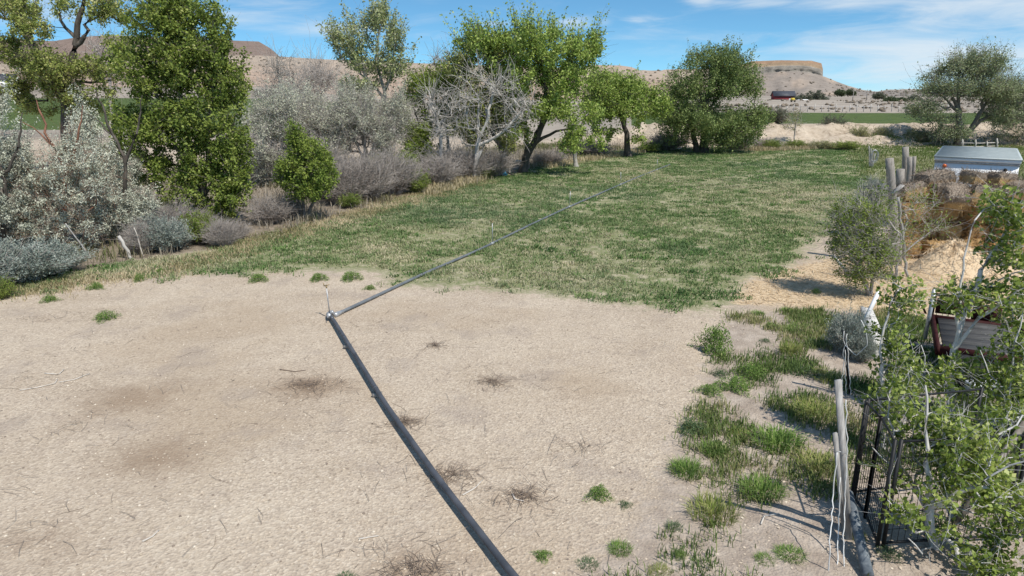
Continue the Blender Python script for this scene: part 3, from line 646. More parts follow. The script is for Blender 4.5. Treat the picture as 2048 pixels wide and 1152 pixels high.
# central cottonwood
tree('cottonwood_tree', 'broad bright green cottonwood with leaning forked dark trunk in the middle of the tree row', 'tree', (1045, 345),
     [TR([(1045, 345), (1052, 310), (1072, 280), (1095, 225), (1088, 150), (1080, 90)], .26, .05), TR([(1070, 285), (1110, 265), (1150, 255), (1175, 262)], .11, .03), TR([(1054, 308), (1050, 240), (1035, 160), (1020, 100)], .14, .04),
      TR([(1092, 230), (1130, 160), (1150, 90)], .12, .03), TR([(1060, 300), (1085, 230), (1120, 200)], .1, .03)],
     [(1070, 95, 80, 42, 0, 3), (990, 95, 60, 38, 0, 2.2), (955, 75, 30, 18, 0, 1), (1150, 110, 45, 45, 0, 2), (1080, 150, 95, 45, 0, 3.2), (1140, 190, 60, 50, -.5, 2.6), (1010, 160, 50, 45, .5, 2), (1170, 240, 35, 40, -1, 1.8), (1110, 215, 50, 30, -1, 2), (1035, 255, 30, 22, -.5, 1), (1185, 275, 30, 22, -1.2, 1.3), (1185, 85, 22, 28, 0, .9), (1150, 285, 40, 22, -1, 1.2), (930, 85, 20, 25, 0, .9), (1060, 55, 40, 14, 0, 1.6), (1060, 200, 50, 40, -.5, 1.5)],
     tips=820, lpt=50, leaf=(.135, .10), spread=.38, bark='bark_dark', lm='leaf_cotton', seed=53, void=0.40, vs=1.32, shoots=320, shl=1.1, step=.45, rtip=.009, twigs=1, twl=.6, droop=.25)
tree('cottonwood_tree', 'small olive green cottonwood with short leaning grey trunk just left of the forked one', 'tree', (1018, 347),
     [TR([(1020, 347), (1012, 320), (1000, 290), (990, 230)], .16, .05), TR([(1005, 300), (985, 270), (975, 220)], .1, .03)],
     [(990, 230, 40, 45, .5, 1.4), (960, 180, 55, 50, .5, 1.6), (1010, 285, 30, 25, -.2, 1), (940, 260, 40, 45, .5, 1.2), (1040, 280, 26, 20, -.5, .8), (1010, 190, 40, 45, .5, 1.4), (930, 130, 40, 35, .5, 1.3), (985, 130, 40, 35, .6, 1.4)],
     tips=640, lpt=30, leaf=(.12, .085), spread=.42, bark='bark', lm='leaf_left', seed=54, void=0.35, vs=1.68, shoots=60, shl=.8, step=.4, rtip=.008, twigs=2, twl=.5)
tree('leafy_stump_tree', 'thin pale trunk hung with drooping sprays right of the forked cottonwood', 'tree', (1152, 334),
     [TR([(1152, 334), (1150, 300), (1146, 275), (1143, 255)], .15, .06)], [(1145, 275, 16, 20, -.2, .6), (1160, 262, 16, 14, -.2, .6)],
     tips=60, lpt=24, leaf=(.12, .08), spread=.3, bark='bark_pale', lm='leaf_cotton', seed=55, step=.3, rtip=.008, droop=.4)
tree('cottonwood_tree', 'yellow green tree with straight dark trunk between forked cottonwood and round elm', 'tree', (1256, 313),
     [TR([(1256, 313), (1253, 270), (1250, 235), (1240, 190)], .28, .06), TR([(1251, 240), (1275, 205), (1300, 190)], .12, .03), TR([(1251, 245), (1225, 210), (1210, 180)], .12, .03)],
     [(1235, 175, 55, 30, 0, 2.6), (1290, 195, 45, 28, 0, 2.2), (1200, 205, 40, 35, 0, 2), (1250, 215, 70, 25, -.5, 2.6), (1190, 160, 30, 25, 0, 1.5), (1275, 265, 22, 18, -1, 1), (1210, 255, 30, 25, -.5, 1.5), (1320, 215, 20, 22, 0, 1.2)],
     tips=560, lpt=44, leaf=(.15, .11), spread=.42, bark='bark_dark', lm='leaf_cotton', seed=56, void=0.35, vs=1.20, shoots=120, shl=.9, step=.5, rtip=.01, twigs=1, twl=.6, droop=.2)
tree('elm_tree', 'large round dark green elm at the far end of the grass field', 'tree', (1408, 305),
     [TR([(1408, 305), (1410, 270), (1412, 210), (1420, 150)], .4, .08), TR([(1395, 304), (1385, 260), (1360, 190)], .25, .06, root=True), TR([(1411, 230), (1450, 170), (1480, 130)], .16, .04), TR([(1411, 225), (1390, 150), (1395, 120)], .16, .04), TR([(1410, 270), (1470, 240), (1510, 225)], .14, .04)],
     [(1430, 115, 55, 25, 0, 3), (1400, 140, 50, 35, 0, 3), (1470, 145, 45, 35, 0, 3), (1360, 170, 35, 30, 0, 2.4), (1430, 185, 75, 35, 0, 3.6), (1500, 170, 22, 25, 0, 1.6), (1345, 220, 35, 40, 0, 2.4), (1400, 235, 70, 40, -.5, 3.4), (1480, 245, 50, 40, 0, 2.8), (1520, 225, 24, 22, 0, 1.6), (1440, 275, 45, 20, -.5, 2), (1360, 270, 30, 20, 0, 1.6)],
     tips=1250, lpt=48, leaf=(.14, .09), spread=.46, bark='bark_dark', lm='leaf_elm', seed=57, void=0.35, vs=1.08, shoots=150, shl=.9, step=.55, rtip=.01, droop=.5)
# willow at the right behind the trailer
tree('willow_tree', 'wide grey green tree with several dark leaning trunks behind the white trailer', 'tree', (1918, 292),
     [TR([(1918, 292), (1920, 255), (1918, 215), (1905, 195)], .45, .12), TR([(1922, 290), (1950, 245), (1965, 210), (1985, 190)], .3, .06, root=True), TR([(1935, 265), (1970, 235), (2010, 222), (2040, 215)], .2, .05), TR([(1918, 240), (1915, 180), (1925, 150)], .2, .05), TR([(1917, 225), (1890, 195), (1870, 180)], .15, .04), TR([(1960, 220), (1980, 160), (1990, 130)], .12, .03)],
     [(1900, 145, 40, 25, 0, 3.2), (1950, 125, 40, 20, 0, 3.2), (1980, 150, 35, 25, 0, 3), (1870, 170, 28, 22, 0, 2.4), (1920, 175, 60, 22, 0, 4), (1990, 185, 40, 25, 0, 3), (1845, 215, 30, 15, 0, 2.4), (1880, 235, 35, 18, 0, 2.6), (2000, 225, 35, 25, 0, 2.4), (2030, 185, 30, 30, 0, 2.4), (1900, 262, 40, 14, -.5, 2)],
     tips=950, lpt=40, leaf=(.17, .08), spread=.55, bark='bark', lm='leaf_willow', seed=58, void=0.40, vs=0.96, shoots=160, shl=1.2, step=.6, rtip=.012, twigs=2, twl=.9, droop=.2)
tree('willow_tree', 'grey green tree cut by the right edge of the picture behind the trailer', 'tree', (2075, 290),
     [TR([(2075, 290), (2065, 240), (2050, 200)], .3, .06), TR([(2070, 260), (2040, 235), (2010, 235)], .14, .04)],
     [(2050, 175, 35, 22, 0, 3), (2070, 215, 50, 35, 0, 3), (2020, 240, 40, 25, 0, 2.4), (2090, 260, 50, 25, 0, 2.5), (2010, 268, 30, 14, 0, 1.6)],
     tips=420, lpt=24, leaf=(.15, .07), spread=.6, bark='bark', lm='leaf_willow', seed=59, step=.6, rtip=.012, twigs=2, twl=.9)
# bleached dead trees
DT = dict(lpt=0, parts=('trunk', 'twigs'))
def dead(lab, base, trunks, bl, tips, seed, bark='bark_white', rtip=.014, twigs=3, twl=.6, name='dead_tree', group='bleached dead trees in the row', **k):
    return tree(name, lab, 'tree', base, trunks, bl, tips=tips, lpt=0, bark=bark, seed=seed, rtip=rtip, twigs=twigs, twl=twl, group=group, parts=('trunk', 'twigs'), crook=.2, **k)
dead('bleached dead tree with forked white limbs in front of the yellowish green tree', (884, 358), [TR([(884, 358), (882, 270), (880, 245), (868, 215), (858, 185)], .12, .03), TR([(881, 250), (905, 225), (912, 190)], .08, .02), TR([(882, 265), (915, 255), (920, 180)], .07, .02)],
     [(865, 205, 26, 45, 0, .9), (912, 205, 26, 50, 0, .9), (890, 250, 40, 30, 0, 1)], 110, 61)
dead('bleached dead tree with one long limb slanting up right beside the forked cottonwood', (950, 360), [TR([(950, 360), (952, 300), (958, 240), (955, 190)], .11, .03), TR([(968, 290), (1005, 262), (1035, 235), (1060, 195)], .075, .02), TR([(953, 290), (975, 240), (985, 190)], .08, .02), TR([(990, 275), (1040, 240), (1055, 238)], .05, .015), TR([(951, 320), (968, 290)], .1, .09)],
     [(955, 190, 50, 50, 0, 1.4), (1025, 215, 45, 45, -.3, 1.2), (1000, 175, 45, 45, 0, 1.3), (1050, 200, 28, 40, -.2, 1), (945, 260, 50, 45, 0, 1.2), (1010, 260, 40, 25, 0, 1)], 150, 62, twl=.7)
dead('tangle of arching bleached branches low in front of the thicket left of the blue bag', (905, 352), [TR([(905, 352), (895, 330), (880, 318), (868, 345)], .06, .02), TR([(900, 340), (915, 310), (935, 320)], .05, .02), TR([(905, 352), (930, 340), (950, 332)], .05, .02)],
     [(890, 315, 40, 22, -.3, .9), (930, 325, 25, 18, -.3, .8)], 90, 63, twl=.5)
dead('bleached dead shrub tree before the grey green olives, left of the small bush', (745, 352), [TR([(745, 352), (735, 305), (720, 265), (712, 230)], .09, .02), TR([(735, 308), (700, 302), (690, 290)], .05, .015), TR([(738, 315), (760, 280), (765, 250)], .05, .015)],
     [(730, 260, 35, 35, 0, 1.1), (765, 285, 30, 30, 0, 1), (700, 290, 25, 20, 0, .8)], 170, 64, bark='twig_grey', twl=.6)
dead('slim whitish bare tree rising beside the dense tree in front of the tan hillside', (545, 318), [TR([(545, 318), (552, 240), (560, 190), (555, 120)], .13, .02), TR([(548, 280), (575, 215), (595, 170)], .1, .02), TR([(565, 235), (590, 207), (600, 212)], .05, .02)],
     [(560, 140, 30, 30, 0, 1.3), (545, 185, 40, 25, 0, 1.4), (590, 175, 25, 35, 0, 1.2)], 170, 65, bark='bark_pale', twl=.9, group='bare trees in front of the tan hillside')
dead('rounded bare pinkish tree behind the olives in front of the tan hillside', (640, 300), [TR([(640, 300), (638, 190), (625, 160)], .2, .04), TR([(638, 200), (660, 160), (665, 140)], .12, .03)],
     [(625, 155, 35, 22, 0, 2.5), (655, 165, 30, 25, 0, 2.2), (610, 175, 25, 15, 0, 1.8)], 240, 66, bark='twig_grey', twl=1.1, group='bare trees in front of the tan hillside')
dead('pale bare tree showing through the gap between old cottonwood and dense tree', (222, 300), [TR([(222, 300), (220, 190), (222, 110), (228, 70)], .13, .03), TR([(220, 150), (195, 100), (175, 80)], .07, .02)],
     [(205, 95, 35, 30, 0, 1.3), (225, 150, 25, 35, 0, 1.2)], 120, 67, bark='twig_grey', twl=.9, group='bare trees in front of the tan hillside')
dead('thin dark bare snag against the sky right of the poplar', (900, 330), [TR([(900, 330), (885, 170), (872, 140), (868, 118)], .12, .02), TR([(880, 160), (900, 125), (905, 108)], .06, .015)], [(880, 125, 22, 15, 0, .9), (910, 118, 18, 10, 0, .7)], 50, 68, bark='bark_pale', twl=.6)
# scattered far trees and shrubs
far = [('grey bare tree left of the barn driveway next to the red barn', (1632, 214), 2.4, 'leaf_far', 290), ('smaller grey bush touching the right end of the red barn', (1600, 211), 1.4, 'leaf_far', 291),
       ('dark green round tree left of the pair below the right hills', (1780, 216), 1.9, 'leaf_farg', 240), ('green round tree right of the pair below the right hills', (1800, 217), 1.6, 'leaf_farg', 244), ('grey green tree behind the willow below the right hills', (1828, 214), 1.8, 'leaf_far', 250),
       ('green tree on the skyline ridge right of the butte slope', (1680, 192), 1.6, 'leaf_farg', 330), ('smaller green tree on the skyline ridge right of the butte slope', (1701, 191), 1.4, 'leaf_farg', 335), ('grey bush below the gap in the far ridge', (1758, 200), 2, 'leaf_far', 320)]
for i, (lab, (u, v), sc, lm, Y_) in enumerate(far):
    rng = RS(300+i); b = D(u, v, Y_)
    w = {0: 26, 1: 14, 2: 12, 3: 12, 4: 14, 5: 10, 6: 9, 7: 12}[i]; h_ = {0: 34, 1: 22, 2: 22, 3: 20, 4: 22, 5: 12, 6: 11, 7: 14}[i]
    gz_ = float(H(b[0], b[1])) if Y_ < 300 else b[2]
    e = tree('far_tree', lab, 'tree', (b[0], b[1], min(gz_, b[2])), [TR([(u, v), (u, v-h_*.4), (u+1, v-h_*.7)], .3, .1)], [(u, v-h_*.62, w*.8, h_*.36, 0, 2.5), (u-w*.5, v-h_*.45, w*.5, h_*.3, 0, 2), (u+w*.5, v-h_*.45, w*.55, h_*.34, 0, 2)],
             tips=150, lpt=26, leaf=(.5, .3), spread=.9, bark='bark', lm=lm, seed=310+i, step=1., rtip=.03, group='far trees around the barn and ridge')
# ------------------------------------------------------------------ shrubs made once and copied
rng = RS(70)
def proto(name, lab, cat, loc, br, lf, bm, lm, group=None):
    e = thing(name, lab, cat, loc, 0, group); obj('branches', br[0], [br[1]], M[bm], e)
    if lf is not None: obj('foliage', lf[0], [lf[1]], M[lm], e)
    return e
def spread(name, cat, group, br, lf, bm, lm, places):
    root = None
    for (u, v, sc, lab) in places:
        p = Gz(u, v); p = p-np.array((0, 0, .03))
        if root is None: root = proto(name, lab, cat, p, br, lf, bm, lm, group); root.scale = (sc,)*3 if np.isscalar(sc) else sc; root.rotation_euler.z = rng.random()*6
        else: dup(root, p, rng.random()*6, sc, lab, group)
    return root
br, _ = bush(1.0, 1.0, 420, 4, RS(71), .0075, .75, 4, wig=.25)
TH = [(540, 446, (.95, .9, .95), 'lilac grey leafless thicket bush just right of the dark shade under the dense tree'), (578, 438, (.7, .7, .9), 'lilac grey leafless bush left of the rounded green bush'), (468, 478, (.6, .6, .6), 'grey bare bush at the foot of the dense tree'),
      (690, 408, (1.3, 1.3, 1.7), 'lilac grey leafless bush right of the rounded green bush'), (735, 400, (1.5, 1.4, 1.9), 'broad lilac grey leafless bush left of centre in the thicket'), (785, 388, (1.5, 1.4, 1.9), 'lilac grey leafless bush below the small bright green bush'),
      (870, 372, (1.4, 1.4, 1.5), 'grey leafless bush behind the tan grass under the bleached dead trees'), (930, 358, (1.6, 1.6, 1.6), 'grey leafless bush left of the blue bag'), (985, 352, (1.4, 1.4, 1.4), 'grey leafless bush directly behind the blue bag'),
      (650, 395, (1.6, 1.6, 2.2), 'tall grey leafless bush behind the rounded green bush'), (445, 492, (.6, .6, .8), 'small pale bare shrub at the grass edge below the dense tree'), (1095, 328, (1.3, 1.3, .9), 'low grey brush in the shade behind the forked cottonwood'), (1180, 312, (1.7, 1.7, 1.1), 'low grey brush right of the thin pale trunk'),
      (1335, 300, (1.8, 1.8, 1.5), 'grey bare brush left of the round elm trunk'), (1470, 297, (2.2, 2, 1.2), 'grey bare brush right of the round elm trunk'), (1530, 296, (1.5, 1.5, .8), 'low grey brush under the eroded bank'), (345, 478, (1.0, .9, 1.1), 'grey bare bush filling the gap left of the dense tree foot'), (395, 470, (.8, .8, .8), 'grey bare brush right under the trunk of the dense tree'), (285, 506, (.55, .55, .9), 'pale grey bare shrub beside the broken white post at left')]
spread('bare_bush', 'bush', 'leafless grey bushes of the thicket', br, None, 'twig_lilac', None, TH)
br, lf = bush(.6, .75, 150, 5, RS(72), .006, .8, 4, leafn=10, leaf=(.055, .016), leafax=.5, wig=.2)
SG = [(60, 560, (1.5, 1.4, 1.1), 'blue grey sagebrush in the lower left corner of the brush'), (110, 545, (1.2, 1.2, 1), 'blue grey sagebrush just right of the corner sagebrush'), (-5, 560, (1.2, 1.2, 1.3), 'sagebrush cut by the left frame edge above the gravel'), (330, 500, (1.3, 1.2, 1.2), 'blue grey sagebrush between the two leaning white sticks and the dense tree'),
      (1745, 405, (1.0, 1., 1.25), 'grey sagebrush standing left of the leaning fence post'), (1715, 470, (.9, .9, 1.5), 'pale grey sagebrush behind the leafy shrub by the straw'), (1695, 705, (.62, .6, .95), 'blue grey sagebrush beside the white slab at the straw edge'), (1722, 722, (.36, .36, .6), 'small blue grey sagebrush squeezed between white slab and black fence post')]
spread('sagebrush', 'sagebrush', 'sagebrush clumps', br, lf, 'twig_grey', 'leaf_sage', SG)
br, lf = bush(.8, 1., 110, 4, RS(73), .007, .7, 4, leafn=7, leaf=(.06, .035), wig=.25)
GB = [(1550, 250, (1.6, 1.6, 1.5), 'dark grey rounded bush on top of the eroded bank near the elm', 'g'), (1662, 283, (1.7, 1.7, 2.3), 'dark grey rounded bush growing on the eroded bank face', 'g'), (1800, 282, (1.7, 1.7, 1.3), 'dark bush against the bank left of the willow', 'g')]
def spread2(root, cat, group, pl):
    for u, v, sc, lab in pl: dup(root, Gz(u, v)-np.array((0, 0, .03)), rng.random()*6, sc, lab, group)
p0 = GB[0]; gb = proto('bank_bush', p0[3], 'bush', Gz(p0[0], p0[1]), br, lf, 'twig_brown', 'leaf_far', 'dark bushes on the eroded bank'); gb.scale = p0[2]
spread2(gb, 'bush', 'dark bushes on the eroded bank', [q[:4] for q in GB[1:]])
yb = proto('yellow_bush', 'yellow green bush at the bank foot right of the dark bank bush', 'bush', Gz(1715, 287), br, lf, 'twig_grey', 'leaf_yellow', 'yellow green bushes at the bank foot'); yb.scale = (1.2, 1.2, 1.5)
spread2(yb, 'bush', 'yellow green bushes at the bank foot', [(1762, 287, (1.2, 1.2, 1.5), 'yellow green bush at the bank foot above the wooden posts'), (1835, 289, (1.5, 1.5, 1.4), 'yellow green bush at the bank foot left of the willow trunk'), (1640, 298, (1.3, 1.3, .7), 'low pale yellow bush at the field end below the dark bank bush')])
gr = proto('green_shrub', 'low dark green shrub at the field end below the eroded bank', 'shrub', Gz(1690, 300), br, lf, 'twig_brown', 'leaf_bush', 'low green shrubs along the brush edge'); gr.scale = (1.5, 1.3, .7)
spread2(gr, 'shrub', 'low green shrubs along the brush edge', [(1545, 299, (1, 1, .8), 'low green shrub right of the elm shade'), (402, 488, (.7, .7, 1), 'yellow green shrub in front of the dense tree beside the dry grass'), (700, 416, (.6, .6, .6), 'small green shrub on the grass edge right of the rounded bush'), (830, 385, (.9, .9, 1.), 'green shrub at the right end of the lilac thicket'),
        (960, 357, (1.0, 1, .6), 'low green shrub left of the blue bag'), (1300, 305, (1.3, 1.2, .8), 'green shrub between yellow green tree and elm'), (5, 597, (.35, .35, .5), 'small green shrub on the gravel edge at the left frame'), (700, 388, (.9, .9, .9), 'small green bush low in the lilac thicket'), (1590, 297, (1.2, 1.2, .7), 'low green shrub left of the dark bank bush')])
tree('young_tree', 'thin yellow green sapling in front of the eroded bank', 'tree', (1588, 292), [TR([(1588, 292), (1590, 255), (1596, 225)], .05, .015)], [(1585, 245, 20, 22, 0, .9), (1595, 225, 10, 10, 0, .5)], tips=70, lpt=9, leaf=(.12, .07), spread=.3, bark='bark_pale', lm='leaf_yellow', seed=75, rtip=.009, twigs=2, twl=.5)
# dark shrubs and house row far across the left field
for i, (u, w, lab) in enumerate([(515, 10, 'small grey far shrub left of the row below the tan hills'), (540, 12, 'grey rounded far shrub in the row below the tan hills'), (570, 13, 'dark far shrub in the middle of the row below the tan hills'), (612, 16, 'largest dark far shrub at the right end of the row below the tan hills')]):
    b = D(u, 196, 262); b[2] = float(H(b[0], b[1]))
    dup(gb, b, i, (w*.24, w*.24, w*.22), lab, 'far shrubs below the tan hills')
# shrub at the hay stack
tree('leafy_shrub', 'loose green shrub with grey stems growing at the straw edge left of the hay stack', 'shrub', (1740, 590),
     [TR([(1740, 590), (1722, 540), (1712, 480), (1715, 420)], .024, .008), TR([(1742, 588), (1752, 540), (1765, 470)], .02, .007, root=True), TR([(1725, 545), (1690, 490), (1672, 450)], .025, .008)],
     [(1700, 445, 42, 55, 0, .6), (1745, 430, 40, 60, .1, .6), (1720, 500, 55, 50, 0, .7), (1725, 545, 50, 30, 0, .6), (1765, 490, 35, 60, 0, .5), (1680, 480, 22, 35, 0, .4)], tips=460, lpt=26, leaf=(.055, .032), spread=.18, bark='twig_grey', lm='leaf_bush', seed=76, step=.2, rtip=.004, twigs=3, twl=.3, group='loose shrubs at the hay stack')
tree('leafy_shrub', 'brownish half bare shrub in front of the golden bales', 'shrub', (1790, 560),
     [TR([(1790, 560), (1800, 500), (1815, 440)], .035, .01), TR([(1788, 560), (1778, 500), (1775, 450)], .03, .01, root=True), TR([(1800, 510), (1850, 470), (1880, 450)], .025, .008)],
     [(1830, 430, 40, 45, 0, .5), (1800, 480, 40, 45, 0, .6), (1870, 450, 30, 30, 0, .4), (1850, 400, 30, 25, .2, .4)], tips=130, lpt=11, leaf=(.05, .03), spread=.2, bark='twig_grey', lm='leaf_bush', seed=77, step=.2, rtip=.004, twigs=2, twl=.3, group='loose shrubs at the hay stack')
# ------------------------------------------------------------------ foreground saplings on the right
SK = dict(bark='bark_sap', lm='leaf_sap', step=.16, crook=.16, pen=1.0, group='grey barked saplings in the right corner', up=.4)
tree('sapling', 'nearest grey barked sapling with spreading limbs in front of the black wire panels', 'tree', (1876, 1095),
     [TR([(1876, 1095), (1862, 1045), (1858, 990), (1855, 920), (1853, 828), (1850, 770)], .042, .010), TR([(1862, 1010), (1879, 960, 0), (1913, 937, .1), (1960, 903, .2), (2008, 862, .3), (2045, 830, .4)], .026, .008), TR([(1868, 1020), (1906, 988, -.2), (1957, 964, -.3), (2022, 933, -.4), (2060, 920, -.5)], .024, .008),
      TR([(1860, 1040), (1845, 991, .1), (1818, 960, .2), (1770, 925, .3), (1745, 895, .4)], .022, .007), TR([(1851, 1032), (1835, 978, .3), (1790, 916, .4), (1777, 840, .5), (1770, 775, .5)], .02, .007), TR([(1862, 1060), (1830, 1060, -.2), (1800, 1030, -.3), (1775, 1000, -.3)], .014, .006), TR([(1872, 1090), (1845, 1110, -.3), (1815, 1075, -.4)], .014, .006)],
     [(1830, 850, 60, 60, .2, .5), (1900, 880, 60, 60, .1, .5), (1980, 880, 60, 60, .2, .5), (1780, 900, 50, 60, .4, .4), (1960, 970, 70, 40, -.2, .4), (1850, 960, 60, 40, -.1, .4), (1940, 1080, 80, 50, -.3, .4), (2020, 1010, 30, 60, -.2, .4), (1800, 790, 50, 40, .4, .4), (1810, 1030, 40, 50, -.3, .3), (1990, 1120, 60, 30, -.5, .3)],
     tips=420, lpt=14, leaf=(.056, .040), spread=.11, seed=81, void=.6, vs=2.6, rtip=.0034, twigs=1, twl=.17, **SK)
tree('sapling', 'thin white barked sapling rising left beside the white slab', 'tree', (1768, 905),
     [TR([(1768, 905), (1763, 800), (1762, 690), (1772, 640), (1795, 582)], .026, .008), TR([(1763, 760), (1785, 700, .1), (1790, 650, .1)], .012, .005), TR([(1766, 860), (1775, 780, -.1), (1800, 720, -.1)], .014, .006)],
     [(1790, 690, 40, 50, 0, .4), (1800, 600, 35, 40, .1, .4), (1750, 750, 40, 40, 0, .35), (1810, 760, 40, 50, 0, .4), (1815, 560, 20, 20, .1, .25), (1770, 820, 40, 40, 0, .3)],
     tips=180, lpt=11, leaf=(.062, .045), spread=.12, seed=82, rtip=.0035, twigs=1, twl=.18, **SK)
tree('sapling', 'tall sapling with two pale leaning stems in front of the red trailer', 'tree', (1905, 850),
     [TR([(1905, 850), (1900, 740), (1915, 660), (1922, 560), (1930, 500), (1950, 440)], .04, .010), TR([(1900, 720), (1935, 620, .1), (1965, 540, .1), (2000, 480, .2), (2050, 410, .2)], .034, .008), TR([(1905, 700), (1965, 630, -.1), (2010, 595, -.2), (2060, 570, -.3)], .016, .006), TR([(1930, 640), (1990, 560, 0), (2050, 540, 0)], .014, .005), TR([(1903, 800), (1850, 740, -.2), (1842, 690, -.2)], .016, .006)],
     [(1995, 500, 40, 40, 0, .4), (2020, 440, 45, 40, .1, .4), (2040, 520, 40, 50, 0, .4), (1985, 580, 60, 45, 0, .5), (1880, 745, 50, 40, -.2, .4), (1990, 745, 60, 40, -.1, .4), (2000, 400, 40, 30, .1, .4), (1950, 780, 60, 40, -.2, .4), (1905, 600, 30, 40, 0, .3), (2030, 630, 30, 40, 0, .3)],
     tips=330, lpt=10, leaf=(.078, .052), spread=.14, seed=83, void=.5, vs=2.2, rtip=.0038, twigs=1, twl=.2, **SK)
tree('sapling', 'sapling with a crooked pale stem at the right frame edge below the red trailer', 'tree', (2008, 880),
     [TR([(2008, 880), (2012, 800), (2020, 740), (2030, 690), (2045, 630)], .03, .010), TR([(2012, 790), (1975, 740), (1960, 700)], .014, .006), TR([(2018, 750), (2055, 720), (2080, 700)], .016, .006)],
     [(2000, 780, 50, 50, 0, .4), (2040, 720, 40, 60, 0, .4), (2050, 830, 40, 50, 0, .4), (1960, 810, 40, 40, 0, .4)], tips=200, lpt=13, leaf=(.064, .045), spread=.13, seed=84, rtip=.0036, twigs=1, twl=.18, **SK)
p0, p1 = Gz(1905, 1045), D(2050, 845, Gz(1905, 1045)[1]+.5)
o = MB().tube([p0-(0, 0, .05), p0*.5+p1*.5+np.array((.03, 0, .02)), p1], [.045, .04, .034], 9).build('dead_sapling', M['bark'], smooth=True, base=p0, loc=p0)
tag(o, 'thick grey leafless trunk leaning right behind the nearest sapling', 'dead tree')
# ------------------------------------------------------------------ irrigation lines
def up_(p, z): return np.array((p[0], p[1], float(H(p[0], p[1]))+z))
E = Gz(660, 637)
near_px = [(672, 655), (770, 818), (870, 962), (1012, 1150), (1110, 1270), (1260, 1440)]
near = [up_(E, .08)]+[up_(G(u, v), .10) for u, v in near_px]
def dense(pts, st):
    pts = np.array(pts); L = np.r_[0, np.cumsum(np.linalg.norm(np.diff(pts, axis=0), axis=1))]
    s = np.linspace(0, L[-1], int(L[-1]/st)+2); return np.stack([np.interp(s, L, pts[:, i]) for i in range(3)], 1)
l = thing('irrigation_line', 'dark grey metal irrigation pipe lying on the gravel from the elbow to the bottom', 'irrigation pipe', E, 0, 'metal irrigation pipes')
MB().tube(dense(near, .5), .037, 14).build('pipe', M['pipe'], l, E, True)
dn = dense(near, .02); Ln = np.r_[0, np.cumsum(np.linalg.norm(np.diff(dn, axis=0), axis=1))]
for s in (1.5, 4.0):
    k = int(np.searchsorted(Ln, s)); MB().tube([dn[k], dn[k+3]], .040, 14).build('coupler', M['pipe'], l, E, True)
eb = [E+(.015, .15, .085), E+(-.03, .07, .09), E+(-.03, -.02, .095), E+(.01, -.10, .10), E+(.04, -.17, .10)]
MB().tube(eb, [.047, .043, .043, .043, .047], 14).tube([eb[3], eb[3]*.6+eb[4]*.4], .050, 14).tube([eb[0], eb[0]*.6+eb[1]*.4], .051, 14).build('elbow', M['galv'], l, E, True)
MB().bar(eb[4]+(.05, 0, .01), eb[4]+(.10, -.16, .03), .012, .008).bar(eb[4]+(-.05, .02, .01), eb[4]+(.01, -.16, .03), .012, .008).build('latch', M['galv'], l, E)
for a in (.6, 2.9):
    k = int(np.searchsorted(Ln, a+1.2)); q = dn[k]; MB().box(q-(0, 0, q[2]*.5+.03), (.14, .1, .06), jit=.01).build('pipe_block', M['old_wood'], l, E)
def riser(base, h, parent, o, lean=(0, 0)):
    t_ = base+np.array((lean[0], lean[1], h))
    r = MB().tube([base, t_], .012, 8).build('riser', M['galv'], parent, o, True)
    MB().tube([t_, t_+(0, 0, .05)], [.012, .02], 8).tube([t_+(-.05, 0, .05), t_+(.06, 0, .075)], .011, 6).tube([t_+(-.045, 0, .05), t_+(-.055, 0, .11)], .01, 6).build('sprinkler_head', M['brass'], r, o, True)
riser(E+(0, 0, .12), .52, l, E, (-.035, .04))
far_px = [(672, 633), (850, 550), (960, 502), (1060, 452), (1135, 417), (1270, 358), (1340, 330)]
fpts = [up_(G(u, v), .045) for u, v in far_px]
l2 = thing('irrigation_line', 'long thin grey irrigation pipe crossing the grass with upright sprinkler risers', 'irrigation pipe', fpts[0], 0, 'metal irrigation pipes')
MB().tube(dense(fpts, .5), .036, 12).build('pipe', M['pipe_far'], l2, fpts[0], True)
fd = (fpts[1]-fpts[0])/np.linalg.norm(fpts[1]-fpts[0])
MB().tube([fpts[0]-fd*.05, fpts[0], fpts[0]+fd*.03, fpts[0]+fd*.10, fpts[0]+fd*.13, fpts[0]+fd*.24], [.050, .056, .056, .048, .042, .039], 14).build('coupler', M['galv'], l2, fpts[0], True)
df = dense(fpts, .02); Lf = np.r_[0, np.cumsum(np.linalg.norm(np.diff(df, axis=0), axis=1))]
for i in range(1, 5):
    k = min(len(df)-5, int(np.searchsorted(Lf, 7.6*i))); q = df[k]
    MB().tube([df[k-5], df[k-3], df[k+1], df[k+5]], [.039, .047, .047, .039], 10).build('coupler', M['galv'], l2, fpts[0], True); riser(q, .62, l2, fpts[0], (.02*(i % 3-1), .01))
# blue bag by the trees
b = Gz(1003, 351); rg = RS(90)
e = thing('tarp_bundle', 'crumpled bright blue bundle with a black strap lying at the thicket edge', 'bundle', b)
th = np.linspace(0, 2*PI, 13)[:-1]; mb = MB(); ringsP = []
for k in range(7):
    f = k/6; rad = .30*math.sin(PI*min(1, .15+f*.85))**.6+.02
    ringsP.append(np.stack([rad*1.15*np.cos(th), rad*.8*np.sin(th), 0*th+.02+f*.42], 1)+rg.normal(0, .045, (12, 3)))
V = np.vstack(ringsP+[np.array([[0, 0, .44]])]); F4 = [(k*12+j, k*12+(j+1) % 12, (k+1)*12+(j+1) % 12, (k+1)*12+j) for k in range(6) for j in range(12)]
mb.add(V, [(84, 72+j, 72+(j+1) % 12) for j in range(12)], F4); mb.build('tarp', M['blue'], e)
MB().tube([(.2, -.1, .25), (.5, -.25, .12), (.75, -.3, .02)], .035, 7).build('strap', M['black_metal'], e)
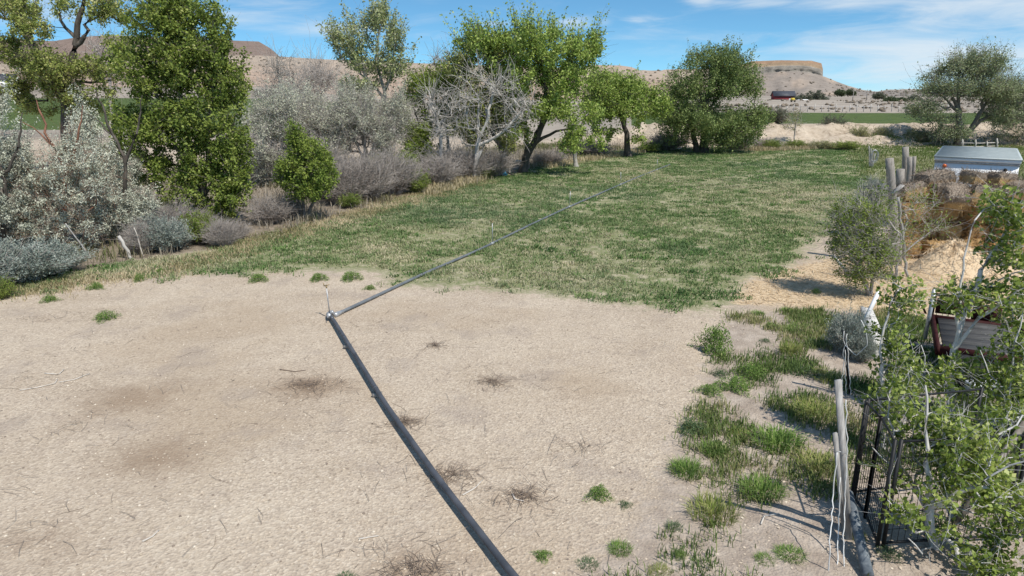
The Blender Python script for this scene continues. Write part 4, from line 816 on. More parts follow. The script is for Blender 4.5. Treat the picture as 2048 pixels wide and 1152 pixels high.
# ------------------------------------------------------------------ sticks and posts at left
def stick(name, lab, cat, base, top_px, r0, r1, mat, dy=0, n=7, seed=0, group=None):
    p = Gz(*base); q = D(top_px[0], top_px[1], p[1]+dy); rg = RS(seed+5); pts = dense([p-(0, 0, .06), q], .18); pts[1:-1] += rg.normal(0, r0*.35, pts[1:-1].shape)
    o = MB().tube(pts, np.linspace(r0, r1, len(pts)), n).build(name, M[mat], None, p, True, p); return tag(o, lab, cat, group)
stick('leaning_stick', 'thick short bleached stick leaning left by the left grass edge', 'stick', (266, 518), (237, 472), .05, .045, 'bark_white')
stick('leaning_stick', 'thin long grey stick leaning left in front of the silver shrubs', 'stick', (186, 518), (131, 447), .022, .015, 'grey_board', seed=2)
stick('dead_branch', 'pale bare branch with forks standing right of the short bleached stick', 'branch', (288, 512), (268, 455), .02, .012, 'pale_twig', seed=3)
stick('fallen_log', 'bleached log lying behind the base of the forked cottonwood', 'log', (1008, 330), (1046, 322), .13, .09, 'bark_white', dy=.5, seed=4)
stick('fallen_limb', 'smooth white fallen limb between the yellow green tree and the elm', 'log', (1275, 252), (1320, 256), .14, .10, 'bark_white', dy=-1, seed=6)
# ------------------------------------------------------------------ posts at the hay stack
PG = 'weathered posts by the hay stack'
def post(lab, base, top, r, Y=None, dy=0, mat='old_wood', seed=0, flat=True):
    p = Gz(*base) if Y is None else D(base[0], base[1], Y); q = D(top[0], top[1], p[1]+dy); rg = RS(seed)
    p[2] = min(p[2], float(H(p[0], p[1]))-.1) if Y is not None else p[2]-.1
    pts = dense([p, q], .35); pts[1:-1] += rg.normal(0, r*.08, pts[1:-1].shape)
    mb = MB().tube(pts, r*np.linspace(1.06, .94, len(pts)), 11); V = np.vstack(mb.V); V = V+rg.normal(0, r*.04, V.shape); mb.V = [V]
    return tag(mb.build('fence_post', M[mat], None, p, False, p), lab, 'post', PG)
post('grey weathered round post leaning left at the corner of the hay stack', (1806, 470), (1779, 317), .11, Y=18.0, dy=.1, seed=1)
post('tallest grey weathered round post standing behind the corner of the hay stack', (1818, 400), (1811, 294), .105, Y=22.5, seed=2)
post('grey weathered post just right of the tallest post behind the hay stack', (1823, 400), (1820, 314), .075, Y=22.2, seed=3)
post('grey weathered post half hidden right behind the pair of upright posts', (1830, 400), (1829, 313), .06, Y=22.9, seed=5)
post('short thick grey post stub between the leaning post and the bales', (1805, 430), (1801, 338), .115, Y=19.6, seed=4)
p = D(1783, 388, 17.85); q = D(1805, 370, 17.85)
tag(MB().bar(p, q, .035, .2, (0, -1, .1)).build('cross_board', M['grey_board'], None, p, False, p), 'short grey board nailed across the leaning post', 'board')
stick('grey_plank', 'narrow grey split plank slanting down from the leaning post into the shrub', 'plank', (1818, 562), (1796, 395), .045, .04, 'grey_board', dy=-.3, n=4, seed=9)
# wire coil post
p = Gz(1742, 335); e = thing('wire_post', 'bundle of thin grey stakes wrapped with a coil of wire left of the wooden posts', 'post', p); rg = RS(91)
for k in range(4):
    t_ = D(1738+k*4, 292+k*5, p[1]); MB().tube(dense([p+(.05*k-.08, 0, -.1), t_], .3), .035, 6).build('stake', M['grey_board'], e, p)
th = np.linspace(0, 12*PI, 150); cc = (p+D(1745, 312, p[1]))/2+np.array((.1, 0, .35))
MB().tube(np.stack([cc[0]+.22*np.cos(th)*(1+.15*np.sin(th*.37)), cc[1]+.1*np.sin(th*.21), cc[2]+.36*np.sin(th)*(1+.12*np.cos(th*.53))], 1), .013, 4).build('wire_coil', M['galv'], e, p)
# metal rod in the straw
p = Gz(1700, 553); q = D(1664, 511, p[1]+.2)
tag(MB().bar(p, q, .035, .035).bar(p+(.02, .01, .015), q+(.02, .01, .015), .006, .05).build('metal_stake', M['galv'], None, p, False, p), 'silver angle iron stake leaning left out of the straw', 'stake')
# ------------------------------------------------------------------ straw bales
def straw_mat(name, weather):
    t = NT(name); P = t.objc(); mp = t.n('ShaderNodeMapping'); mp.inputs['Scale'].default_value = (2.2, 9, 9); t.l(P, mp.inputs[0])
    n1 = t.noise(mp.outputs[0], 5, 5, .7); n2 = t.noise(P, 1.7, 4, .6); rnd = t.n('ShaderNodeNewGeometry').outputs['Random Per Island']
    c = t.ramp(t.math('ADD', t.math('MULTIPLY', n1, .6), t.math('MULTIPLY', rnd, .4)), [(.25, (.22, .12, .05)), (.45, (.46, .29, .13)), (.62, (.62, .43, .21)), (.8, (.74, .58, .34))])
    if not weather: c = t.mix(.5, c, t.ramp(t.n('ShaderNodeObjectInfo').outputs['Random'], [(0, (.34, .165, .06)), (.5, (.52, .30, .12)), (1, (.62, .41, .19))]))
    if weather:
        sx = t.n('ShaderNodeSeparateXYZ'); t.l(P, sx.inputs[0])
        c = t.mix(.5, c, t.ramp(t.n('ShaderNodeObjectInfo').outputs['Random'], [(0, (.34, .19, .08)), (.5, (.52, .34, .16)), (1, (.62, .45, .24))]))
        w = t.step(t.math('ADD', sx.outputs[2], t.math('MULTIPLY', t.math('SUBTRACT', n2, .5), .22)), weather-.08, weather+.06)
        gy = t.ramp(n1, [(.3, (.15, .115, .09)), (.5, (.31, .25, .195)), (.7, (.50, .42, .335))]); c = t.mix(w, c, gy)
    return t.done(t.bsdf(c, .95, 0, n1, 1., .05, .1))
M['straw'] = straw_mat('straw', 0); M['straw_grey'] = straw_mat('straw_weathered', .04)
def bale_mesh(name, d, rng, mat, nf=900):
    nx_, ny_, nz_ = 9, 7, 7; x, y, z = np.array(d)/2; V = []; F = []
    def face(o, a, b, na, nb):
        k0 = len(V)
        for i in range(na+1):
            for j in range(nb+1): V.append(o+a*i/na+b*j/nb)
        for i in range(na):
            for j in range(nb): F.append((k0+i*(nb+1)+j, k0+(i+1)*(nb+1)+j, k0+(i+1)*(nb+1)+j+1, k0+i*(nb+1)+j+1))
    ax, ay, az = np.eye(3)*np.array(d); o = -np.array((x, y, z))
    face(o, ax, az, nx_, nz_); face(o+ay, az, ax, nz_, nx_); face(o, az, ay, nz_, ny_); face(o+ax, ay, az, ny_, nz_); face(o, ay, ax, ny_, nx_); face(o+az, ax, ay, nx_, ny_)
    V = np.array(V); nV = V/np.array((x, y, z)); rr = np.linalg.norm(nV, axis=1); V = V*(1-.21*(rr-1))[:, None]
    for ax_ in range(3):
        V[:, ax_] += (fbm(V[:, (ax_+1) % 3]*7+ax_*9+rng.random()*0+50, V[:, (ax_+2) % 3]*7+50, 3, 5+ax_)-.5)*.10
    # two twine grooves
    for g_ in (-.22, .22): V[:, 1:] *= (1-.06*np.exp(-((V[:, :1]-g_*d[0])/.05)**2))
    k = int(nf*.95); s = rng.integers(0, len(V), k); c = V[s]*1.0; nn = nV[s]; nn = np.where(np.abs(nn) > .98, np.sign(nn), nn*.1)
    dr = rng.normal(0, 1, (k, 3)); dr[:, 0] *= 1.6; dr += nn*.55; dr /= np.linalg.norm(dr, axis=1)[:, None]
    Ls = rng.uniform(.06, .2, k)[:, None]; sd = np.cross(dr, nn+.01); sd /= np.linalg.norm(sd, axis=1)[:, None]+1e-9; c = c+nn*.006+rng.normal(0, .03, c.shape)*(1-np.abs(nn))
    Vf = np.stack([c-sd*.008, c+sd*.008, c+dr*Ls+sd*.004, c+dr*Ls-sd*.004], 1).reshape(-1, 3)
    return mesh(name, np.vstack([V, Vf]), [np.array(F), np.arange(4*k).reshape(-1, 4)+len(V)], mat)
rg = RS(92); d_ = (.98, .66, .5)
bg = [bale_mesh('hay_bale', d_, rg, M['straw']) for _ in range(3)]; bt = [bale_mesh('hay_bale', d_, rg, M['straw_grey']) for _ in range(3)]
ordn = ['first', 'second', 'third', 'fourth', 'fifth', 'sixth', 'seventh', 'eighth']; layn = ['bottom', 'second', 'third', 'fourth']
x0 = D(1800, 430, 19.0)[0]
for li in range(4):
    xx = x0-.02+.12*(li % 2); ci = 0
    zc = .25+li*.49
    while xx < x0+5.6 and ci < 8:
        endon = (ci*2+li) % 3 != 1; w = .66 if endon else .98
        top = li == 3
        if top and ci in (4,): xx += .25
        me = (bt if top else bg)[int(rg.integers(3))]
        o = link('hay_bale', me); o.location = (xx+w/2, 18.95+(.15 if endon else 0)+rg.uniform(-.22, .16)+.10*li, zc+rg.normal(0, .02)+(.09*math.sin(ci*2.1) if top else 0))
        tl = .13 if top else .05
        o.rotation_euler = (rg.normal(0, tl), rg.normal(0, tl), (PI/2 if endon else 0)+rg.normal(0, .26 if top else .1))
        tag(o, f"{'grey topped' if top else 'golden'} bale, {ordn[ci]} from left in the {'top' if top else layn[li]} row of the stack", 'straw bale', 'bales of the hay stack')
        xx += w+(.13 if top else .07); ci += 1
LB = [(1872, 352, 19.6, (.05, -.14, .15), 1.0, 'flat grey topped bale lying lengthwise above the left end of the stack'), (1913, 384, 18.75, (.12, -.38, 1.25), .95, 'tilted bale with pale straw end, left of the two tumbling down the stack front'), (1948, 347, 19.5, (.1, .16, .5), .72, 'small grey bale perched on top of the stack middle'),
      (1970, 388, 18.6, (.30, .30, 1.1), 1.05, 'large grey bale sagging forward, right of the two tumbling down the stack front'), (2003, 352, 19.6, (-.06, .12, .3), .85, 'dark grey bale on top of the stack right of the perched one'), (2046, 372, 19.2, (.1, -.12, .1), .95, 'grey bale on top of the stack at the right frame edge')]
for k, (u, v, y_, rot, sc, lab) in enumerate(LB):
    p = D(u, v, y_); o = link('hay_bale', bt[k % 3]); o.location = tuple(p-(0, 0, .12)); o.rotation_euler = rot; o.scale = (.9*sc, sc, sc); tag(o, lab, 'straw bale', 'bales of the hay stack')
# loose straw slumped at the foot
def heap(lab, c, rx, ry, h, seed, mat='straw'):
    rg = RS(seed); na, nr = 36, 12; V = [(0, 0, h)]; F = []; F3 = []
    for i in range(1, nr+1):
        for j in range(na):
            a = 2*PI*j/na; f = i/nr; e_ = 1+.25*(fbm(np.cos(a)*2+5, np.sin(a)*2+5, 3, seed)-.5)
            V.append((rx*f*e_*math.cos(a), ry*f*e_*math.sin(a), h*(1-f**1.4)*(1+.5*(float(fbm(f*4+9, a*2+9, 3, seed))-.5))-.03*f))
    for j in range(na): F3.append((0, 1+j, 1+(j+1) % na))
    for i in range(nr-1):
        for j in range(na): F.append((1+i*na+j, 1+(i+1)*na+j, 1+(i+1)*na+(j+1) % na, 1+i*na+(j+1) % na))
    V = np.array(V); k = 2200; s = rg.integers(0, len(V), k); cc = V[s]+rg.normal(0, .06, (k, 3))*(1, 1, .15); dr = rg.normal(0, 1, (k, 3))*(1, 1, .35); dr /= np.linalg.norm(dr, axis=1)[:, None]
    sd = np.cross(dr, (0, 0, 1.)); sd /= np.linalg.norm(sd, axis=1)[:, None]+1e-9; Ls = rg.uniform(.08, .22, k)[:, None]
    Vf = np.stack([cc-sd*.006, cc+sd*.006, cc+dr*Ls+sd*.004, cc+dr*Ls-sd*.004], 1).reshape(-1, 3)
    o = obj('straw_heap', np.vstack([V, Vf]), [np.array(F3), np.vstack([np.array(F), np.arange(4*k).reshape(-1, 4)+len(V)])], M[mat], None, (c[0], c[1], float(H(c[0], c[1]))))
    return tag(o, lab, 'straw heap', 'loose straw heaps')
M['straw_pale'] = noisemat('straw_pale', (.36, .25, .14), (.64, .50, .34), 14, bstr=.5, c=(.54, .41, .26))
heap('pale loose straw heap slumped against the middle of the bales', Gz(1905, 540), 1.1, .8, .75, 3, 'straw_pale')
heap('low loose straw heap at the right end of the bales behind the sapling leaves', Gz(2010, 540), 1.2, .8, .5, 4, 'straw_pale')
# ------------------------------------------------------------------ white trailer behind the stack
Yt, Yb = 22.0, 27.0
ctr = D(1949, 345, Yt); yaw = math.atan2(ctr[0], ctr[1]); c0 = D(1864, 345, Yt); c1 = D(2034, 345, Yt); zt = D(1950, 316, Yt)[2]; cx = ctr[0]; wd = (c1[0]-c0[0])/2*math.cos(yaw)
e = thing('stock_trailer', 'white box trailer with ribbed grey metal roof behind the hay stack', 'trailer', (cx, Yt, 0), -yaw); dy = Yb-Yt
ts = .965
def hexa(mb, x0, x1, y0, y1, z0, z1): return mb.box(((x0+x1)/2, (y0+y1)/2, (z0+z1)/2), (x1-x0, y1-y0, z1-z0))
hexa(MB(), -wd, wd, 0, dy, .55, zt-.2).build('body', M['white_paint'], e)
hexa(MB(), -wd-.015, wd+.015, -.015, dy+.015, zt-.197, zt-.13).build('trim_band', M['galv'], e)
hexa(MB(), -wd-.03, wd+.03, -.03, dy+.03, zt-.127, zt-.03).build('roof_edge', M['white_paint'], e)
mb = MB(); hexa(mb, -wd-.05, wd+.05, -.05, dy+.05, zt-.027, zt+.02)
for k in range(14): yk = .12+k*(dy-.24)/13; hexa(mb, -wd, wd, yk-.03, yk+.03, zt+.022, zt+.04)
mb.build('roof', M['roof_alu'], e)
def disc(mb, c, r, n=16): return mb.tube([c, np.array(c)+(0, -.03, 0)], r, n)
q = D(1885, 327.5, Yt-.02); disc(MB(), (-wd*.75, -.0, zt-.29), .06).build('marker_light', M['orange'], e)
disc(MB(), (wd*.70, -.0, zt-.33), .05).build('vent_hole', M['rubber'], e)
for sx in (-1, 1):
    for yy in (2.0, 2.9): MB().tube([(sx*(wd-.05)-.1*sx, yy, .36), (sx*(wd+.02), yy, .36)], .36, 18).build('wheel', M['rubber'], e)
# far pole fence behind the trailer
ff = Gz(1925, 297); e = thing('pole_fence', 'small fence of crooked bleached poles under the willow behind the trailer', 'fence', ff)
tops = [(1924, 279), (1950, 279), (1973, 283), (1993, 277)]
for u, v in tops:
    p = Gz(u, 297); q = D(u+1, v, p[1]); MB().tube([p-(0, 0, .1), (p+q)/2+(.04, 0, 0), q], .06, 6).build('post', M['bark_white'], e, ff)
for v in (286, 293): MB().tube([D(1922, v, ff[1]), D(1960, v+.5, ff[1]+.05), D(1997, v-1, ff[1])], .04, 5).build('rail', M['bark_white'], e, ff)
# ------------------------------------------------------------------ red flatbed trailer
zD = .62; A_ = [G(u, v, zD) for u, v in ((1858, 690), (1869, 634), (2036, 652), (2022, 706))]
ex = (A_[2]-A_[1])/np.linalg.norm(A_[2]-A_[1]); le = (A_[1]-A_[0]); aa = (math.atan2(ex[1], ex[0])+math.atan2(le[1], le[0])-PI/2)/2; ex = np.array((math.cos(aa), math.sin(aa), 0)); ey = np.array((-ex[1], ex[0], 0)); Wd = np.linalg.norm(A_[2]-A_[1]); Dp = float(np.linalg.norm(A_[1]-A_[0]))
o0 = np.array((A_[1][0], A_[1][1], 0)); e = thing('utility_trailer', 'small dark red flatbed trailer with grey plank deck behind the saplings', 'trailer', o0); Rm = np.stack([ex, ey, (0, 0, 1)], 1)
def rb(mb, x0, x1, y0, y1, z0, z1): c = Rm@np.array(((x0+x1)/2, (y0+y1)/2, 0)); return mb.box((c[0], c[1], (z0+z1)/2), (x1-x0, y1-y0, z1-z0), Rm)
mb = MB(); nb_ = 5
for k in range(nb_): w = Dp/nb_; rb(mb, .05, Wd-.05, -Dp+k*w+.004, -Dp+(k+1)*w-.004, zD-.04, zD+.002*(k % 2))
mb.build('deck', M['deck'], e)
mb = MB(); rb(mb, 0, Wd, .0, .06, zD-.12, zD+.03); rb(mb, 0, Wd, -Dp-.06, -Dp, zD-.12, zD+.03); rb(mb, -.05, 0, -Dp-.06, .06, zD-.12, zD+.03); rb(mb, Wd, Wd+.06, -Dp-.06, .06, zD-.12, zD+.05); mb.build('frame', M['red_steel'], e)
mb = MB(); rb(mb, 0, Wd*.42, .065, .095, zD+.06, zD+.34); mb.build('side_panel', M['red_steel'], e)
mb = MB(); rb(mb, Wd*.44, Wd*.78, .065, .095, zD+.02, zD+.30); rb(mb, Wd*.60, Wd*.70, .03, .062, zD+.2, zD+.22); mb.build('side_panel', M['red_steel'], e)
mb = MB(); rb(mb, -.06, Wd+.5, .10, .15, zD+.36, zD+.41); rb(mb, -.06, -.01, .10, .15, zD-.1, zD+.355); rb(mb, Wd*.46, Wd*.49, .10, .14, zD-.1, zD+.355); rb(mb, Wd-.03, Wd+.02, .10, .15, zD-.1, zD+.355); mb.build('side_rail', M['red_steel'], e)
for k in (0, 1):
    p = Rm@np.array((-.10, -.05-.16*k, 0)); MB().tube([(p[0], p[1], .25), (p[0]+.05, p[1]+.05, 1.12)], .028, 9).build('upright_tube', M['galv'], e)
p = Rm@np.array((-.22, .12, 0)); MB().bar((p[0]+.1, p[1], .62), (p[0]-.12, p[1], 1.0), .05, .02).build('bracket', M['red_steel'], e)
for sx in (.35, 1.15):
    p = Rm@np.array((sx, -Dp-.14, 0)); q = p-Rm@np.array((0, .16, 0)); MB().tube([(p[0], p[1], .3), (q[0], q[1], .3)], .3, 18).build('wheel', M['rubber'], e)
# white slab, white pole
sA = [G(1722, 612, .25), G(1745, 618, .25), G(1785, 708, .04), G(1752, 716, .04)]
V = np.array(sA+[p+(0.02, .05, -.1) for p in sA]); c0 = sA[3]
o = obj('concrete_slab', V-c0, [np.array([(0, 1, 2, 3), (7, 6, 5, 4), (0, 4, 5, 1), (1, 5, 6, 2), (2, 6, 7, 3), (3, 7, 4, 0)])], M['chalk'], None, c0); tag(o, 'crumbling white slab lying slanted beside the sagebrush', 'slab')
p = Gz(1716, 665); q = D(1757, 582, p[1]+.1); tag(MB().bar(p, q, .05, .03).bar(p+(.035, 0, 0), q+(.035, 0, .0), .012, .05).build('white_pole', M['white_paint'], None, p, False, p), 'white channel shaped pole leaning right over the slab', 'pole')
# ------------------------------------------------------------------ black t-post with white cords, board post, pole on the ground
p = Gz(1702, 790); q = D(1686, 660, p[1]); e = thing('t_post', 'black steel fence post draped with loose white electric cord', 'post', p)
MB().bar(p-(0, 0, .1), q, .04, .012).bar(p-(0, 0, .1)+(0, -.015, 0), q+(0, -.015, 0), .01, .03).build('steel_post', M['black_metal'], e, p)
rg = RS(95)
for k, (u0, v0, u1, v1_) in enumerate([(1688, 662, 1684, 800), (1690, 700, 1692, 800), (1694, 668, 1702, 800)]):
    pts = dense([D(u0, v0, p[1]-.03), D(u1, v1_, p[1]-.05)], .08); pts[1:-1, 0] += rg.normal(0, .012, len(pts)-2); MB().tube(pts, .006, 5).build('cord', M['white_cord'], e, p)
sag = [D(u, v, p[1]-.04+dd) for u, v, dd in ((1690, 690, 0), (1712, 712, -.1), (1735, 690, -.2), (1732, 660, -.2), (1722, 640, -.1))]; MB().tube(dense(sag, .06), .006, 5).build('cord', M['white_cord'], e, p)
p = Gz(1702, 1078); q = D(1676, 760, p[1]-.05); e = thing('board_post', 'tall grey sawn board standing upright as a fence post left of the black panels', 'post', p)
MB().bar(p-(0, 0, .1), q, .06, .03, (0, -1, 0)).build('board', M['grey_board'], e, p)
s0 = Gz(1692, 1060); s1 = D(1670, 866, s0[1]); MB().bar(s0-(0, 0, .1), s1, .04, .03, (0, -1, 0)).bar(s0+(.05, .03, -.1), s1+(.05, .03, -.06), .035, .03, (0, -1, 0)).build('slat', M['grey_board'], e, p)
MB().tube([D(1668, 905, p[1]-.06), D(1678, 903, p[1]-.1), D(1692, 906, p[1]-.06)], .005, 5).build('wire_tie', M['galv'], e, p)
for k, pl in enumerate([[(1692, 800), (1694, 900), (1689, 1010), (1686, 1160)], [(1674, 905), (1667, 990), (1660, 1090), (1656, 1165)], [(1681, 955), (1677, 1040), (1673, 1160)]]):
    pts = dense([D(u, v, p[1]-.12-.35*(v > 1080)) for u, v in pl], .07); pts[1:-1, 0] += RS(96+k).normal(0, .006, len(pts)-2); MB().tube(pts, .006, 5).build('cord', M['white_cord'], e, p)
p = Gz(1735, 1160); q = G(1697, 985, .45); pts = dense([p+(0, 0, .05), q], .2)
tag(MB().tube(pts, np.linspace(.055, .045, len(pts)), 11).build('grey_log', M['grey_blue'], None, p, True, p), 'blue grey weathered pole lying slanted against the foot of the board post', 'pole')
# ------------------------------------------------------------------ black wire panels
def panel(lab, a, b_, h, nw, ng=6):
    a = np.array(a); b_ = np.array(b_); e = thing('pen_fence', lab, 'fence panel', a, 0, 'black wire fence panels'); u = (0, 0, 1.)
    z = np.array((0, 0, h)); fr = MB()
    for s in (0, 1): q = a+(b_-a)*s; fr.box(q+z/2-a, (.028, .028, h))
    fr.bar((0, 0, .05), b_-a+(0, 0, .05), .02, .02).bar(z-(0, 0, .02), b_-a+z-(0, 0, .02), .018, .018); fr.build('frame', M['black_metal'], e)
    mb = MB()
    for k in range(1, nw): q = (b_-a)*k/nw; mb.box(q+z/2, (.0042, .0042, h-.1))
    for k in range(1, ng): zz = np.array((0, 0, h*k/ng)); mb.bar(zz+(0, .006, 0), b_-a+zz+(0, .006, 0), .0042, .0042)
    mb.build('wire_mesh', M['black_metal'], e); return e
pA, pB = Gz(1703, 996), Gz(1754, 1094); pC = Gz(1730, 1036); h_ = 1.22
panel('black wire panel nearest the board post running away from the viewer', pC, pA, h_, 8)
panel('black wire panel running towards the viewer beside the blue grey pole', pB, pC, h_, 9)
pD = pB+np.array((1.35, .12, 0)); panel('black wire panel facing the viewer behind the nearest sapling', pB+(.06, .0, 0), pD, h_, 18)
pE = pA+np.array((1.5, .35, 0)); panel('black wire panel at the back of the pen behind the saplings', pA+(.05, .05, 0), pE, h_, 18)
panel('black wire panel at the right end of the pen by the frame edge', pD+(.06, .0, 0), pD+np.array((1.3, .2, 0)), h_, 16)
# white boards in the pen
for lab, (u, v), (lx, ly), rz, z in [('white sheet lying flat on blocks behind the saplings near the red trailer', (1985, 790), (1.0, .45), .1, .25), ('white sheet lying flat at the right frame edge above the pen', (2030, 862), (.8, .4), -.05, .22), ('brown board resting behind the white sheets at the right edge', (2040, 770), (.7, .2), .05, .3)]:
    p = Gz(u, v); e = thing('stacked_board', lab, 'board', p, rz); mt = 'old_wood' if 'brown' in lab else 'white_paint'
    MB().box((0, 0, z), (lx, ly, .04)).build('sheet', M[mt], e); [MB().box((k*lx*.35, 0, (z-.02)/2-.02), (.12, ly*.8, z-.02)).build('block', M['chalk'], e) for k in (-1, 1)]
# ------------------------------------------------------------------ far buildings and vehicles
b0 = D(1568, 207, 292); zb = min(b0[2], float(H(b0[0], b0[1]))+.3)-.1
e = thing('barn', 'small red barn with dark roof below the butte', 'barn', (b0[0], 292, zb), -.12); bw, bd, bh = 8.2, 5.5, 3.0
mb = MB().box((0, bd/2, bh/2), (bw, bd, bh)); rz_ = 1.9
mb.add([(-bw/2, 0, bh), (-bw/2, bd, bh), (-bw/2, bd/2, bh+rz_), (bw/2, 0, bh), (bw/2, bd, bh), (bw/2, bd/2, bh+rz_)], [(0, 2, 1), (3, 4, 5)]); mb.build('wall', M['barn_red'], e)
mb = MB(); mb.bar((0, -.35, bh+.0), (0, bd/2+.02, bh+rz_+.12), bw+.8, .12).bar((0, bd+.35, bh+.0), (0, bd/2-.02, bh+rz_+.12), bw+.8, .12); mb.build('roof', M['roof_dark'], e)
MB().box((-1.4, -.9, 1.75), (4.2, 1.9, .12)).build('porch_roof', M['roof_dark'], e); MB().box((-1.4, -.03, .85), (3.4, .06, 1.6)).build('door', M['rubber'], e); MB().box((2.2, -.03, 1.6), (.9, .06, .9)).build('window', M['white_paint'], e)
b0 = D(1604, 211, 285); e = thing('camper', 'small white camper parked right of the red barn', 'camper', (b0[0], 285, min(b0[2], float(H(b0[0], b0[1])))), .3)
MB().box((0, 0, 1.4), (3.6, 2, 2.0)).build('body', M['white_paint'], e); MB().box((-.4, -1.02, 1.6), (.9, .05, .6)).build('window', M['glass'], e)
for s in (-1, 1): MB().tube([(s*.5, -1.0, .36), (s*.5, -.8, .36)], .36, 12).build('wheel', M['rubber'], e)
b0 = D(1583, 221, 220); zz = float(H(b0[0], b0[1])); e = thing('hay_rake', 'small yellow farm implement standing in front of the red barn', 'machine', (b0[0], 220, zz))
MB().box((0, 0, .9), (1.3, .9, .7), taper=.7).build('body', M['yellow'], e)
for s in (-1, 1): MB().tube([(s*.5, -.5, .3), (s*.5, -.38, .3)], .3, 12).build('wheel', M['rubber'], e)
for u, v0, v1_, lab in [(1706, 194, 210, 'thin wooden power pole on the grey slope right of the barn'), (1733, 198, 212, 'thin wooden power pole farthest right on the grey slope'), (1495, 188, 203, 'thin wooden power pole beside the elm left of the barn')]:
    q = D(u, v0, 280); zg = float(H(q[0], q[1])); e = thing('power_pole', lab, 'pole', (q[0], 280, zg), 0, 'power poles'); hh = max(4., q[2]-zg)
    MB().tube([(0, 0, -.3), (0, 0, hh)], [.16, .11], 7).build('pole', M['old_wood'], e); MB().box((0, 0, hh-.5), (2.0, .12, .14)).build('cross_arm', M['old_wood'], e)
ff = D(1545, 222, 112); z0 = float(H(ff[0], ff[1])); e = thing('wire_fence', 'long thin wire fence with pale posts beyond the green field', 'fence', (ff[0], 112, z0))
for k in range(26):
    u = 1545+k*14; q = D(u, 222, 112+.3*(k % 3)); MB().tube([(q[0]-ff[0], q[1]-112, -.1), (q[0]-ff[0], q[1]-112, 1.05+.2*math.sin(k*2.3))], .06, 6).build('post', M['bark_white'], e)
q = D(1895, 222, 112); MB().tube([(0, 0, .85), ((q[0]-ff[0])/2, 0, .8), (q[0]-ff[0], .3, .85)], .02, 4).build('wire', M['galv'], e)
# white house with cars at the far left
hc = D(14, 168, 285); zh = float(H(hc[0], 285)); zh = zh
e = thing('farmhouse', 'white farm building with grey roof and open front at the far left edge', 'house', (hc[0]-3, 285, zh), .5); bw, bd, bh = 11, 7, 3.4
mb = MB().box((0, bd/2, bh/2), (bw, bd, bh)); mb.add([(-bw/2, 0, bh), (-bw/2, bd, bh), (-bw/2, bd/2, bh+2.3), (bw/2, 0, bh), (bw/2, bd, bh), (bw/2, bd/2, bh+2.3)], [(0, 2, 1), (3, 4, 5)]); mb.build('wall', M['white_paint'], e)
MB().bar((0, -.4, bh+.02), (0, bd/2+.02, bh+2.45), bw+.8, .14).bar((0, bd+.4, bh+.02), (0, bd/2-.02, bh+2.45), bw+.8, .14).build('roof', M['roof_dark'], e)
for x in (-3, 0, 3): MB().box((x, -.03, 1.3), (2.2, .06, 2.2)).build('garage_door', M['chalk'], e)
MB().box((bw/2+.03, 3.5, 1.1), (.06, 1.1, 2.1)).build('door', M['glass'], e)
def car(lab, u, mat, rz):
    p = D(u, 171, 276); e = thing('parked_car', lab, 'car', (p[0], 276, float(H(p[0], 276))), rz, 'cars parked at the white building')
    MB().box((0, 0, .68), (4.5, 1.8, .62), taper=.95).build('body', M[mat], e); MB().box((-.2, 0, 1.25), (2.5, 1.6, .52), taper=.8).build('cabin', M['glass'], e)
    for sx in (-1.4, 1.4):
        for sy in (-.85, .85): MB().tube([(sx, sy-.1, .34), (sx, sy+.1, .34)], .34, 12).build('wheel', M['rubber'], e)
car('dark blue car parked left in front of the white building', 4, 'car_blue', .2); car('dark grey car parked right in front of the white building', 20, 'car_dark', .3)
# ------------------------------------------------------------------ weeds on the gravel: made once, then copied
rng = RS(100)
def cmesh(name, VF, stops, rng, per, mat='blade'):
    V, F = VF; me = mesh(name, V, [F], M[mat]); n = len(V)//per; t_ = rng.random(n); pos = [s[0] for s in stops]
    c = np.stack([np.interp(t_, pos, [s[1][i] for s in stops]) for i in range(3)], 1); setcol(me, np.repeat(c, per, 0)); return me
GRN = [(0, (.09, .16, .035)), (.5, (.17, .28, .06)), (.9, (.26, .37, .11)), (1, (.46, .42, .22))]
GBL = [(0, (.06, .11, .045)), (.6, (.12, .19, .09)), (1, (.22, .28, .16))]
GYL = [(0, (.13, .18, .04)), (.5, (.26, .32, .08)), (1, (.42, .38, .18))]
tuft = [cmesh('grass_clump', blades(460, .5, .36, .02, rng, 1.0, .9), GRN, rng, 6), cmesh('grass_clump', blades(400, .5, .34, .017, rng, 1., .95), GYL, rng, 6), cmesh('grass_clump', blades(340, .5, .28, .018, rng, 1.0, .9), GBL, rng, 6)]
def leafy(n, R, Hh, rng, L, W, st):
    az = rng.random(n)*2*PI; ph = rng.random(3)*6; lob = 1+.35*np.sin(az*3+ph[0])+.22*np.sin(az*5+ph[1])+.15*np.sin(az*9+ph[2]); f = np.sqrt(rng.random(n)); r = f*R*.8*lob; z = Hh*(1-f**2)**.5*rng.random(n)**.5*(.6+.6*vn(np.cos(az)*f*4+9, np.sin(az)*f*4+9, 3))+.01
    return cmesh('leafy_weed', leaves(np.stack([np.cos(az)*r, np.sin(az)*r, z], 1)+rng.normal(0, .02, (n, 3)), L, W, rng, .8), st, rng, 4)
weedm = [leafy(2000, .5, .62, rng, .06, .026, GRN), leafy(1200, .5, .45, rng, .06, .024, GBL)]
def put(name, me, u, v, w, lab, cat, group, hs=1.):
    p = Gz(u, v); o = link(name, me); s = w*.5/F*np.linalg.norm(p-np.array((0, 0, CH)))/(.42 if name == 'leafy_weed' else .68)
    o.location = tuple(p-np.array((0, 0, .015))); o.scale = (s, s, s*hs); o.rotation_euler.z = rng.random()*6; return tag(o, lab, cat, group)
WG = 'leafy weeds on the gravel'; CG = 'grass clumps on the right side'
